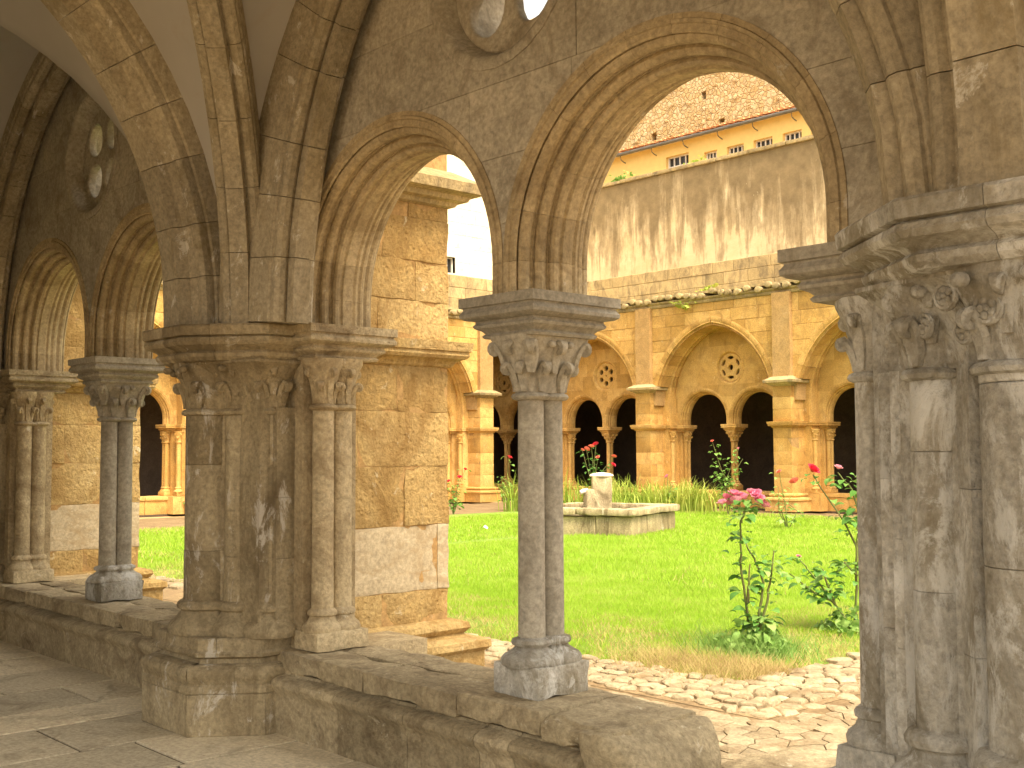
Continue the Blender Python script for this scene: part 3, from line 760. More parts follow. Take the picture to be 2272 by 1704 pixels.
    # abacus in three dressed stones
    ring_stones(ab, 2.125, ZI, [(0, 0), (1, .8), (2, .55), (3, .3), (4, 1)], prof=prof, name='abacus_stone')
    return sp

# ================================================================ near arcade
MIRRORED_BENCH = []
def place(name, spec, label, cat, loc, rz=0, group=None, mats=None):
    t = thing(name, label, cat, loc, rz, group); build(t, spec, mats); return t
for i, (x, lb) in enumerate(((0, 'grey limestone twin column with whitish plinth standing nearest the camera, on the bench'), (-S, 'smaller-looking twin column with round worn base at left, beyond the big clustered pier'))):
    place('twin_column', COLSPEC, lb, 'column', (x, 0, 0), 0, 'twin columns of the near arcade')
for i, (x, kd, lb) in enumerate(((0, 2, 'near arcade wall over the large round arches, its round window cut by the top of the photo'), (-S, 2, 'dark arcade wall at upper left with an oval-looking round window'))):
    sp = wall_spec(21 + i, kd, tv=.17 if i == 0 else .20)
    place('arcade_wall', sp, lb, 'wall', (x, 0, 0), 0, 'walls of the near arcade')
for x, lb, m, sd_ in ((-S / 2, 'big brown clustered pier with flaking shafts on a stepped polygonal plinth', 'pier', 1), (S / 2, 'massive grey clustered pier with carved capital at the right edge', 'lime', 2), (-1.5 * S, 'dim clustered pier cut off by the left edge', 'pier', 4)):
    kw = {}
    if m == 'lime':
        kw = dict(lobes=[(0, -.17, .145), (-.335, -.10, .080), (.335, -.10, .080)], fil=[(-.20, -.125), (.20, -.125), (-.46, .0), (.46, .0), (-.53, .05)],
                  ros=[((-.056, -.36, 2.007), .055, (-.25, -1, .1)), ((-.159, -.30, 1.954), .048, (-.4, -1, .1)), ((-.208, -.31, 2.063), .05, (-.3, -1, .2)), ((-.319, -.235, 1.984), .045, (-.5, -1, .1)), ((-.40, -.215, 2.04), .042, (-.8, -1, .1)), ((.09, -.36, 2.06), .05, (.2, -1, .1)), ((.16, -.30, 1.96), .05, (.5, -1, .1))])
    place('clustered_pier', pier_spec(sd_, m, **kw), lb, 'pier', (x + (.135 if m == 'lime' else 0), .03 if m == 'lime' else 0, 0), 0, 'clustered piers of the near arcade')
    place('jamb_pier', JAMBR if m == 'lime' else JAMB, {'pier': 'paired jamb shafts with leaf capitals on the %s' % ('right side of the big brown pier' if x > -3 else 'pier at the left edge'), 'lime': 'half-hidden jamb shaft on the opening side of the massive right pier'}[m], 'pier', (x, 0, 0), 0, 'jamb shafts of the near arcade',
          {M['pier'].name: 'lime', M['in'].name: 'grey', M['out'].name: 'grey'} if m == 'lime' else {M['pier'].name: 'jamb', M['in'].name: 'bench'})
    if x < 0: place('buttress', get(WALLS, ('b', 1), lambda: buttress_spec(31, 'out', True)), 'golden weathered stone buttress with a pale repair block, beside the left arch' if x > -3 else 'sunlit buttress side seen through the leftmost arch', 'buttress', (x, 0, 0), 0, 'buttresses of the near arcade')

# bench walls
def bench(x0, x1, label, seed, broken=False):
    t = thing('bench_wall', label, 'low wall', (0, 0, 0), 0, 'low bench walls of the near arcade'); rr = random.Random(seed)
    obj('bench_core', G().box(x0, x1 - (.25 if broken else 0), .05, .53, -.03, .36).mesh('bench_core', 'mortar'), t)
    prof = [(.30, 0), (-.03, 0), (-.032, .10), (-.03, .21), (-.036, .235), (-.058, .262), (-.066, .285), (-.058, .308), (-.03, .322), (.02, .332), (.028, .345), (.30, .345)]
    x = x0
    while x < x1 - .05:
        L = rr.uniform(.5, .78); b = x + L if x1 - x - L > .3 else x1
        if broken and b > .0: b = .16 if x < .1 else .58
        if broken and x > .57: break
        n = 5; rings = []
        for i in range(n + 1):
            xx = x + .003 + (b - x - .006) * i / n
            rings.append([(xx, v + .009 * mnoise.noise((xx * 5, v * 7, z * 7 + seed)) - (.012 * max(0, mnoise.noise((xx * 9, z * 9, 3)))), z) for v, z in prof])
        obj('base_stone', G().rings(rings).mesh('base_stone', 'bench', 40), t); x = b
    xs_end = x
    x = x0
    while x < x1 - .05:
        L = rr.uniform(.55, .85); b = x + L if x1 - x - L > .35 else x1
        if broken and x > -.35: break
        split = rr.uniform(.26, .34)
        for a, c in ((-.012, split), (split, .56)):
            me = rough(b - x - .007, c - a - .006, .112, 'bench', .013, .011, .06, 'slab', rr.random() * 60, 8)
            obj('slab', me, t, ((x + b) / 2, (a + c) / 2, .348 + rr.uniform(-.004, .004)))
        x = b
    return t, xs_end, x
bench(-S - 1.85, -S + 1.85, 'low stone bench wall with worn slabs in the left bay', 4)
tb, xb, xsl = bench(-1.85, .85, 'low stone bench wall in front, its right end broken off', 9, True)
me = rough(.30 - xsl, .55, .108, 'bench', .012, .009, .05, 'slab', 3, 8); obj('slab', me, tb, ((xsl + .30) / 2, .262, .358), (0, 0, .0))
me = rough(.42, .56, .115, 'bench', .018, .022, .03, 'slab', 23, 9); obj('slab', me, tb, (.515, .265, .338), (0, .02, .03))
me = rough(.32, .62, .47, 'bench', .05, .045, .035, 'end_stone', 7, 6, .20); obj('end_stone', me, tb, (.735, .25, -.03), (0, 0, -.06))
obj('core_block', G().box(.25, .62, .02, .53, -.03, .34).mesh('core_block', 'bench'), tb)
th = thing('threshold_stone', 'worn low step stone on the paving beside the right pier foot', 'stone', (1.02, 1.12, -.04))
obj('step_block', rough(1.0, .75, .16, 'bench', .04, .022, .07, 'step_block', 4, 5), th, I0, (0, 0, -.15))

# ================================================================ gallery vault
HU, HV, VC, ZS = 2.02, 1.86, -2.0, 2.33
CC = .62
def hz(t):
    a = HU; Rr = a + CC; t = min(1, abs(t)); return ZS + sqrt(max(0, Rr * Rr - (t * a + CC) ** 2)) * 1.0
va = obj('gallery_vault', None, kind='structure')
bw = thing('rear_gallery_wall', 'plain unseen rear wall of the near gallery, cut short to let daylight in', 'wall', (0, -4.1, 0)); obj('wall_face', G().box(-12, -2.4, -.3, 0, -.05, 5.6).mesh('wall_face', 'plaster'), bw)  # unseen wall added to darken the gallery, stopped short to admit daylight
for bay in (1, 0, -1, -2):
    xc = bay * S; us = [S / 2 * sin(pi / 2 * k / 22) for k in range(-22, 23)]; vs_ = [VC + 2.06 * sin(pi / 2 * k / 20) for k in range(-20, 21)]
    g = G(); vsx = []
    for u in us:
        for v in vs_: xw = xc + u; vsx.append((xw * 1.12 if 0 < xw < 2.2 else xw + .26 if xw >= 2.2 else xw, v, max(hz(u / HU), hz((v - VC) / HV)) + .02))
    nv = len(vs_); fs = [(i * nv + j, i * nv + j + 1, (i + 1) * nv + j + 1, (i + 1) * nv + j) for i in range(len(us) - 1) for j in range(nv - 1)]
    g.add(vsx, fs); obj('vault_web', g.mesh('vault_web', 'plaster', 60), va)
obj('vault_fill', G().box(-2.5 * S, 1.5 * S, -4.2, .07, 5.55, 5.7).mesh('vault_fill', 'mortar'), va)
def rib_profile(w, d, bk=.06):
    h = w / 2
    return [(-h, -bk), (-h, d * .32), (-h + .012, d * .36)] + [(-h + .045 + .045 * cos(a), d * .52 + .04 * sin(a)) for a in [pi * 1.1 - k * pi * .9 / 4 for k in range(5)]] + [(-h * .42, d * .70), (-h * .40, d), (h * .40, d), (h * .42, d * .70)] + \
           [(h - .045 - .045 * cos(a), d * .52 + .04 * sin(a)) for a in [pi * .2 + k * pi * .9 / 4 for k in range(5)]] + [(h - .012, d * .36), (h, d * .32), (h, -bk)]
def rib(path, w, d, step=.36, seed=0, bk=.06):
    """path(t) -> point; stones of about step length; profile hangs inward"""
    rr = random.Random(seed); N = 120; pts = [path(i / N) for i in range(N + 1)]; cum = [0]
    for a, b in zip(pts, pts[1:]): cum.append(cum[-1] + (b - a).length)
    hor = (pts[-1] - pts[0]); hor.z = 0; lat = Vector((-hor.y, hor.x, 0)).normalized(); prof = rib_profile(w, d, bk)
    def at(s):
        k = min(N - 1, max(0, int(np.searchsorted(cum, s)) - 1)); f = (s - cum[k]) / max(1e-6, cum[k + 1] - cum[k])
        p = pts[k].lerp(pts[k + 1], f); a = pts[max(0, k - 2)]; b = pts[min(N, k + 3)]; T = (b - a).normalized()
        n = lat.cross(T); n = n if n.z < 0 or abs(n.z) < 1e-3 and True else -n
        return p, n
    s = 0
    while s < cum[-1] - .02:
        L = rr.uniform(step * .8, step * 1.25); e = min(cum[-1], s + L); rings = []
        if cum[-1] - e < .12: e = cum[-1]
        for i in range(4):
            p, n = at(s + .002 + (e - s - .004) * i / 3); rings.append([p + lat * a + n * b for a, b in prof])
        obj('rib_stone', G().rings(rings).mesh('rib_stone', 'rib', 35), va); s = e
def P3(x, y, z): return Vector((x * 1.12 if 0 < x < 2.2 else x + .24 if x >= 2.2 else x, y, z))
for bay in (0, -1):
    xc = bay * S
    for sg in (-1, 1):
        kf = (.85 if sg < 0 else 1.0) if bay == 0 else .97
        rib(lambda t: P3(xc + sg * HU * kf * (1 - t), -.09, hz(1 - t)), .26, .20, .36, 10 + bay + sg, .5)               # wall ribs
        for sv in (1, -1):
            if bay == -1 and sv == 1 and sg == 1: continue
            rib(lambda t: P3(xc + sg * HU * (1 - t), VC + sv * HV * (1 - t), hz(1 - t)), .25, .17, .36, 20 + bay + sg + sv)   # diagonals
for xr in (-S / 2, -1.5 * S, S / 2):
    for sv in (1, -1): rib(lambda t: P3(xr - (.05 if xr < 0 else .09), VC + sv * HV * (1 - t), hz(1 - t)), .46, .26, .38, int(30 + xr + sv))   # cross arches

# ================================================================ far and left arcades round the garden
def far_bench():
    sp = []; rr = random.Random(5)
    for k in range(5):
        a, b = -1.7 + 3.4 * k / 5, -1.7 + 3.4 * (k + 1) / 5
        sp.append(('slab', rough(b - a - .008, .62, .10, 'far', .012, .006, .2, 'slab', k), ((a + b) / 2, .30, .36), I0))
        sp.append(('base_stone', rough(b - a - .008, .55, .37, 'far', .012, .008, .2, 'base_stone', k + 9), ((a + b) / 2, .30, -.01), I0))
    return sp
FB = far_bench()
def far_bay(loc, rz, names, seed, kind, group, parts='wcb'):
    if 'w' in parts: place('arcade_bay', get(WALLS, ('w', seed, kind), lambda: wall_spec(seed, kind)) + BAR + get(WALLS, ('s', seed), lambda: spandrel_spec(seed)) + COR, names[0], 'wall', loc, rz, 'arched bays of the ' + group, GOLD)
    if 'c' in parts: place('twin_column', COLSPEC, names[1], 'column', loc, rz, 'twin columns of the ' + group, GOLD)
    if 'b' in parts: place('bench_wall', FB, names[2], 'low wall', loc, rz, 'bench walls of the ' + group)
YF = 23.46; XL = -24.76
far_names = {
    -6.21: ('far arcade bay wholly behind the right pier', 'far twin column wholly behind the right pier', 'far bench wall wholly behind the right pier'),
    -10.98: ('far arcade bay partly hidden behind the right pier', 'far twin column just behind the right pier', 'far bench wall behind the red roses at right'),
    -15.75: ('far golden arcade bay framed whole, its round window with petal tracery', 'thin far twin column behind the pale climbing rose', 'far bench wall behind the tall strap leaves'),
    -20.52: ('far arcade bay whose round window has six lobes, right of the near twin column', 'far twin column behind the coral roses', 'far bench wall beside the fountain spout'),
    -25.29: ('far arcade bay in the corner, mostly hidden by the corner buttress', 'slim far twin column in the dark corner opening', 'far bench wall in the left corner of the garden')}
for i, (x, nm) in enumerate(far_names.items()):
    far_bay((x, YF, 0), pi, nm, 61 + i % 2, 0 if i != 3 else 1, 'far arcade')
BUT = [buttress_spec(41, 'far'), buttress_spec(42, 'far')]
far_b = {-8.595: 'far buttress out of sight behind the massive right pier', -13.365: 'far buttress with stepped caps, left of the dark opening beside the red roses', -18.135: 'far buttress rising behind the fountain and strap leaves', -22.905: 'far buttress hidden behind the near twin column'}
for i, (x, lb) in enumerate(far_b.items()):
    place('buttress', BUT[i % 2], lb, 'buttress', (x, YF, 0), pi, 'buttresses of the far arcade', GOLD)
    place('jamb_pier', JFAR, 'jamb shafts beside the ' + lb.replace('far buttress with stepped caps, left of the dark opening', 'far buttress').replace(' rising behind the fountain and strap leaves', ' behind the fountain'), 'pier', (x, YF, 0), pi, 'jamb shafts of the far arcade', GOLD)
left_names = {
    18.1: ('left arcade bay next to the corner, seen through the smaller arch', 'left arcade twin column near the corner', 'left arcade bench near the corner'),
    13.33: ('middle bay of the left arcade, hidden behind the golden buttress', 'left arcade middle twin column', 'left arcade middle bench'),
    8.56: ('left arcade bay glimpsed past the left twin column', 'left arcade twin column hidden beyond the left bay', 'left arcade bench seen across the grass at far left')}
for i, (y, nm) in enumerate(left_names.items()):
    far_bay((XL, y, 0), -pi / 2, nm, 61 + i % 2, i % 2, 'left arcade')
for i, (y, lb) in enumerate(((20.49, 'corner buttress with a sunlit front where left and far arcades meet'), (15.72, 'left arcade buttress hidden by the golden near buttress'), (10.94, 'left arcade buttress right of the dark opening at far left'))):
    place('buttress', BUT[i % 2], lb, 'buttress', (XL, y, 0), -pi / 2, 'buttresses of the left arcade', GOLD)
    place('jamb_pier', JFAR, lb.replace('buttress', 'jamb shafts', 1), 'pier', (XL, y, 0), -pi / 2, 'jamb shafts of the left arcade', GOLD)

# the closed galleries behind them
fg = obj('far_gallery', None, kind='structure')
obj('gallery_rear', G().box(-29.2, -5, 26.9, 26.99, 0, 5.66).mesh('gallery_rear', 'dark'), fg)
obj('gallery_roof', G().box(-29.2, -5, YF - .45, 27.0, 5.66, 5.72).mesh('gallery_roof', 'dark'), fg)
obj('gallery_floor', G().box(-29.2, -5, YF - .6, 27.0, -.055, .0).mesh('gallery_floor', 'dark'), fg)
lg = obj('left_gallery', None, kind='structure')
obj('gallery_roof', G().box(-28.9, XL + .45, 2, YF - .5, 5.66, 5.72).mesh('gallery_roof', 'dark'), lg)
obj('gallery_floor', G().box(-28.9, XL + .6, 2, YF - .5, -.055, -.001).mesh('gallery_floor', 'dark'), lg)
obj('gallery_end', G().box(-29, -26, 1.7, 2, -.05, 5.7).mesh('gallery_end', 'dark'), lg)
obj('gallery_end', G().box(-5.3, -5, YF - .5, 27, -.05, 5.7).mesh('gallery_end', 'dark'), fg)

# ================================================================ buildings above the arcades
# streaked retaining wall (its foot is the rear wall of the far gallery)
t = thing('retaining_wall', 'tall lime-rendered wall with dark vertical streaks above the far arcade', 'wall', (0, 27.0, 0))
obj('streaked_face', G().box(-29.5, -4, 0, .8, 0, 11.15).mesh('streaked_face', 'stained'), t)
x = -29.4
while x < -4.2:
    b = min(-4.2, x + R.uniform(1.0, 1.6)); obj('coping_stone', rough(b - x - .01, .95, .13, 'weath', .02, .012, .3, 'coping_stone', R.random() * 40), t, ((x + b) / 2, .38, 11.15)); x = b
for z0 in (6.1, 6.55, 7.0, 7.4):
    x = -29.3 - R.uniform(0, .5); z1 = {6.1: 6.55, 6.55: 7.0, 7.0: 7.4, 7.4: 7.78}[z0]
    while x < -4.5:
        b = x + R.uniform(.6, 1.1); obj('parapet_block', G().prism([(x + .005, z0 + .004), (b - .005, z0 + .004), (b - .005, z1 - .004), (x + .005, z1 - .004)], -.16 + R.uniform(-.01, .01), -.002, .015).mesh('parapet_block', 'weath'), t); x = b
obj('terrace_slab', G().add([(-29, -2.4, 6.06), (-4.5, -2.4, 6.06), (-4.5, -.1, 6.2), (-29, -.1, 6.2)], [(0, 1, 2, 3)]).mesh('terrace_slab', 'weath'), t)
# yellow building
t = thing('yellow_building', 'yellow rendered building with tiled eaves and barred windows above the streaked wall', 'building', (0, 34.0, 0))
win = [(-27.1, -25.88, 12.8, 13.98, 1), (-24.95, -24.25, 12.8, 13.72, 0), (-23.45, -22.55, 12.8, 13.80, 0), (-21.35, -20.35, 12.8, 13.80, 0), (-18.85, -17.75, 12.8, 13.82, 0)]
hol = []
core = [[(-34, 10), (-10, 10), (-10, 14.6), (-34, 14.6)]]
win = []
for qx in ((605, 715), (790, 852), (900, 982), (1030, 1122), (1172, 1264), (1310, 1400)): win.append(qx)
def px_x(zx, yy=34.0, zy=700):
    dx = (1200 + zx / 2.183 - 1136) / 2552; dz = -(zy / 2.183 - 852) / 2552; d = F_ + R2 * dx + U2 * dz; tt = (yy + 3.5389) / d.y
    return 3.9611 + d.x * tt
WN = []
for i, (a, b) in enumerate(win):
    x0, x1 = px_x(a), px_x(b); WN.append((x0, x1, 12.55, 14.02 if i == 0 else 13.84))
for x0, x1, z0, z1 in WN: core = subtract(core, [(x0, z0), (x1, z0), (x1, z1), (x0, z1)])
g = G()
for p in core: g.prism(p, 0, .5)
obj('wall', g.mesh('wall', 'yellow'), t)
for i, (x0, x1, z0, z1) in enumerate(WN):
    g = G(); w = .05
    g.box(x0, x0 + w, .16, .24, z0, z1).box(x1 - w, x1, .16, .24, z0, z1).box(x0 + w, x1 - w, .16, .24, z1 - w, z1).box(x0 + w, x1 - w, .16, .24, z0, z0 + w)
    nb = 4; 
    for k in range(1, nb): xx = x0 + (x1 - x0) * k / nb; g.box(xx - .022, xx + .022, .17, .23, z0 + w, z1 - w)
    for zz in (z1 - .42, z1 - .84): g.box(x0 + w, x1 - w, .172, .228, zz - .02, zz + .02)
    f = obj('window', g.mesh('window', 'frame'), t)
    obj('pane', G().box(x0 + .01, x1 - .01, .25, .27, z0 + .01, z1 - .01).mesh('pane', 'glass'), f)
obj('gutter', G().tube([(-34, -.36, 14.53), (-22, -.36, 14.53), (-10, -.36, 14.53)], .075, 10).mesh('gutter', 'gutter', 60), t)
obj('soffit', G().box(-34, -10, -.30, .02, 14.56, 14.63).mesh('soffit', 'frame'), t)
for qx in (410, 560, 712, 880, 1050, 1240):
    xx = px_x(qx); obj('gutter_bracket', G().tube([(xx, -.34, 14.46), (xx, -.30, 14.30), (xx, -.16, 14.24), (xx, .02, 14.20)], .022, 6).mesh('gutter_bracket', 'gutter'), t)
rf = obj('roof', G().add([(-34, -.36, 14.62), (-10, -.36, 14.62), (-10, 4.5, 15.5), (-34, 4.5, 15.5)], [(0, 1, 2, 3)]).mesh('roof', 'tile'), t)
g = G(); rings = []
for y, z in ((-.42, 14.66), (4.5, 15.52)): rings.append([(.10 * cos(pi * k / 6), y, z + .075 * sin(pi * k / 6)) for k in range(7)])
g.rings(rings); tm = g.mesh('roof_tile', 'tile', 60); x = -33.9
while x < -10.2: obj('roof_tile', tm, rf, (x, R.uniform(-.03, .03), 0), (0, 0, R.uniform(-.008, .008))); x += .235
# rubble wall behind
t = thing('rubble_wall', 'high rubble stone wall with putlog holes behind the yellow roof', 'wall', (0, 40.0, 0))
core = [[(-46, 10), (-6, 10), (-6, 25.7), (-46, 25.7)]]
def px_z(zx, zy, yy):
    dx = (1200 + zx / 2.183 - 1136) / 2552; dz = -(zy / 2.183 - 852) / 2552; d = F_ + R2 * dx + U2 * dz; tt = (yy + 3.5389) / d.y
    return 3.9611 + d.x * tt, 1.6 + d.z * tt
HO = [(*px_z(790, 462, 40), .13, .22), (*px_z(878, 592, 40), .16, .22), (*px_z(550, 672, 40), .16, .34), (*px_z(628, 672, 40), .12, .16)]
for x, z, a, b in HO: core = subtract(core, [(x - a, z - b), (x + a * .8, z - b * .9), (x + a, z + b), (x - a * 1.2, z + b * .8)])
g = G()
for p in core: g.prism(p, 0, .9)
obj('rubble_face', g.mesh('rubble_face', 'rubble'), t)
rs = [rough(R.uniform(.25, .5), .2, R.uniform(.15, .28), 'rubble', .05, .05, .14, 'rubble_stone', k * 3.1, 4) for k in range(9)]
for k in range(230):
    x, z = R.uniform(-38, -20), R.uniform(15.3, 21.5)
    if any(abs(x - h[0]) < .6 and abs(z - h[1]) < .6 for h in HO): continue
    obj('rubble_stone', R.choice(rs), t, (x, .075 + R.uniform(-.02, .02), z), (0, R.uniform(-.15, .15), 0))
# pale church flank on the left
t = thing('church_wall', 'bright pale ashlar wall with a small window above the left arcade', 'wall', (-27.0, 0, 0))
wy0, wy1, wz0, wz1 = 21.75, 22.28, 7.85, 8.42
core = subtract([[(0, 7.78), (27, 7.78), (27, 15.5), (0, 15.5)]], [(wy0, wz0), (wy1, wz0), (wy1, wz1), (wy0, wz1)])
def swap(g): g.v = [(-y, x, z) for x, y, z in g.v]; return g
g = G()
for p in core: g.prism(p, 0.02, .8)
obj('wall_core', swap(g).mesh('wall_core', 'whitewall'), t)
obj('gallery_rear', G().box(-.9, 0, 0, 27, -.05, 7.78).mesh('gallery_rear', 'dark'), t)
for a, b, z0, z1 in courses(14, 27, 7.78, 15.5, (.45, .6), (.9, 1.6), R):
    ps = subtract([[(a + .006, z0 + .006), (b - .006, z0 + .006), (b - .006, z1 - .006), (a + .006, z1 - .006)]], [(wy0, wz0), (wy1, wz0), (wy1, wz1), (wy0, wz1)])
    g = G()
    for p in ps: g.prism(p, 0, .3)
    if ps: obj('ashlar_block', swap(g).mesh('ashlar_block', 'whitewall'), t)
w = obj('window', G().box(-.2, -.14, wy0, wy0 + .05, wz0, wz1).box(-.2, -.14, wy1 - .05, wy1, wz0, wz1).box(-.2, -.14, wy0 + .05, wy1 - .05, wz1 - .05, wz1).box(-.2, -.14, wy0 + .24, wy0 + .28, wz0, wz1 - .05).mesh('window', 'frame'), t)
obj('pane', G().box(-.26, -.22, wy0 + .002, wy1 - .002, wz0 + .002, wz1 - .002).mesh('pane', 'glass'), w)
for a, b, z0, z1 in courses(14, 27, 6.1, 7.77, (.38, .46), (.6, 1.1), R):
    obj('parapet_block', swap(G().prism([(a + .005, z0 + .004), (b - .005, z0 + .004), (b - .005, z1 - .004), (a + .005, z1 - .004)], -.16 + R.uniform(-.01, .01), -.002, .012)).mesh('parapet_block', 'weath'), t)
obj('terrace_slab', G().add([(.1, 0, 6.2), (2.4, 0, 6.06), (2.4, 24, 6.06), (.1, 24, 6.2)], [(0, 1, 2, 3)]).mesh('terrace_slab', 'weath'), t)

# ================================================================ courtyard path and lawn
LX0, LX1, LY0, LY1 = -18.8, -.95, 3.08, 20.35
pb = obj('courtyard_path', G().add([(-23.2, .5, -.034), (3, .5, -.034), (3, 22.2, -.034), (-23.2, 22.2, -.034)], [(0, 1, 2, 3)]).mesh('courtyard_path', 'soil'), kind='structure')
def cells(x0, x1, y0, y1, s, jit, rr, keep=lambda x, y: True):
    nx, ny = max(1, int((x1 - x0) / s)), max(1, int((y1 - y0) / s)); P = {}
    for i in range(-1, nx + 1):
        for j in range(-1, ny + 1): P[i, j] = (x0 + (i + .5 + (.5 if j % 2 else 0)) * (x1 - x0) / nx + rr.uniform(-jit, jit) * s, y0 + (j + .5) * (y1 - y0) / ny + rr.uniform(-jit, jit) * s)
    for i in range(nx):
        for j in range(ny):
            p = P[i, j]
            if not keep(*p): continue
            poly = [(p[0] - s, p[1] - s), (p[0] + s, p[1] - s), (p[0] + s, p[1] + s), (p[0] - s, p[1] + s)]
            for di in (-2, -1, 0, 1, 2):
                for dj in (-1, 0, 1, -2, 2):
                    q = P.get((i + di, j + dj))
                    if q is None or (di == 0 and dj == 0): continue
                    nx_, ny_ = q[0] - p[0], q[1] - p[1]; c = nx_ * (p[0] + q[0]) / 2 + ny_ * (p[1] + q[1]) / 2; poly = clip(poly, nx_, ny_, c)
                    if len(poly) < 3: break
                if len(poly) < 3: break
            if len(poly) > 2: yield p, poly
def stone_tile(poly, gap, h, rr, z=-.02, dome=.35):
    a = inset_clip(poly, gap)
    if not a: return None
    b = scale_to(a, .010); c = scale_to(a, .030)
    rings = [[(x, y, z - .03) for x, y in a], [(x, y, z + h * .6) for x, y in a], [(x, y, z + h) for x, y in b]]
    if c: rings.append([(x, y, z + h + .004 * dome * 3) for x, y in c])
    return G().rings(rings)
camx, camy = 3.96, -3.54
def lay(name, root, cellgen, gap, hr, mat, z, limit=290, seed=0):
    rr = random.Random(seed); L = []
    for p, poly in cellgen:
        g = stone_tile(poly, gap * rr.uniform(.7, 1.3), rr.uniform(*hr), rr, z(p) if callable(z) else z)
        if g: L.append(((p[0] - camx) ** 2 + (p[1] - camy) ** 2, g))
    L.sort(key=lambda q: q[0])
    for _, g in L[:limit]: obj(name, g.mesh(name, mat, 40), root)
    rest = G()
    for _, g in L[limit:]: rest.add(g.v, g.f)
    if rest.v: obj(name + '_rest', rest.mesh(name, mat, 40), root, kind='stuff')
rr = random.Random(77)
def dip(p):
    d = min(abs(p[1] - 2.35) if p[0] < -.2 else 9, abs(p[0] + .22) if p[1] > 2.3 else 9)
    return -.022 - .022 * max(0, 1 - d / .35)
import itertools
lay('paving_stone', pb, itertools.chain(cells(-2.2, 1.9, .60, 2.3, .135, .44, rr), cells(-.12, 1.3, 2.3, 4.2, .135, .44, rr)), .0035, (.004, .013), 'cobble', dip, 290, 3)
cb = obj('cobble_border', G().add([(-14, 2.36, -.030), (-.2, 2.36, -.030), (-.2, 9, -.030), (-.98, 9, -.030), (-.98, 3.1, -.030), (-14, 3.1, -.030)], [(0, 1, 4, 5), (1, 2, 3, 4)]).mesh('cobble_border', 'soil'), kind='structure')
lay('cobble', cb, itertools.chain(cells(-4.6, -.22, 2.40, 3.10, .12, .40, rr), cells(-12.5, -9.0, 2.2, 3.3, .2, .3, rr), cells(-.96, -.22, 3.10, 6.6, .145, .40, rr)), .009, (.012, .034), 'cobble', dip, 290, 4)
lw = obj('lawn', None, kind='structure')
g = G(); nx, ny = 60, 60; vs = []
for i in range(nx + 1):
    for j in range(ny + 1):
        x = LX0 + (LX1 - LX0) * i / nx; y = LY0 + (LY1 - LY0) * j / ny
        e = min(x - LX0, LX1 - x, y - LY0, LY1 - y); vs.append((x + .05 * mnoise.noise((x * 2, y * 2, 0)), y + .06 * mnoise.noise((x * 2, y * 2, 5)), -.03 + .05 * min(1, e / .5) + .012 * mnoise.noise((x, y, 2))))
g.add(vs, [(i * (ny + 1) + j, (i + 1) * (ny + 1) + j, (i + 1) * (ny + 1) + j + 1, i * (ny + 1) + j + 1) for i in range(nx) for j in range(ny)])
obj('turf', g.mesh('turf', 'turf', 60), lw)
def blades(n, pos, hmin, hmax, w, lean, seed):
    """n grass blades as one-triangle-pair meshes at pos (n x 3)"""
    r = np.random.RandomState(seed); a = r.rand(n) * 2 * pi; h = hmin + (hmax - hmin) * r.rand(n); ln = lean * h * (.3 + r.rand(n)); b = r.rand(n) * 2 * pi
    dx, dy = np.cos(a) * w / 2, np.sin(a) * w / 2
    v = np.zeros((n, 3, 3)); v[:, :, :] = pos[:, None, :]
    v[:, 0, 0] -= dx; v[:, 0, 1] -= dy; v[:, 1, 0] += dx; v[:, 1, 1] += dy
    v[:, 2, 0] += ln * np.cos(b); v[:, 2, 1] += ln * np.sin(b); v[:, 2, 2] += h
    return v.reshape(-1, 3)
def blade_mesh(name, v, mat):
    me = bpy.data.meshes.new(name); n = len(v) // 3
    me.vertices.add(3 * n); me.vertices.foreach_set('co', v.astype(np.float32).ravel())
    me.loops.add(3 * n); me.loops.foreach_set('vertex_index', np.arange(3 * n, dtype=np.int32))
    me.polygons.add(n); me.polygons.foreach_set('loop_start', np.arange(0, 3 * n, 3, dtype=np.int32))
    me.materials.append(M[mat]); me.update(calc_edges=True); me.validate(); return me
rs_ = np.random.RandomState(3); V = []; VD = []
def patch(x, y): return mnoise.noise((x * .8, y * .8, 1.7)) + .5 * mnoise.noise((x * 2.3, y * 2.3, 4))
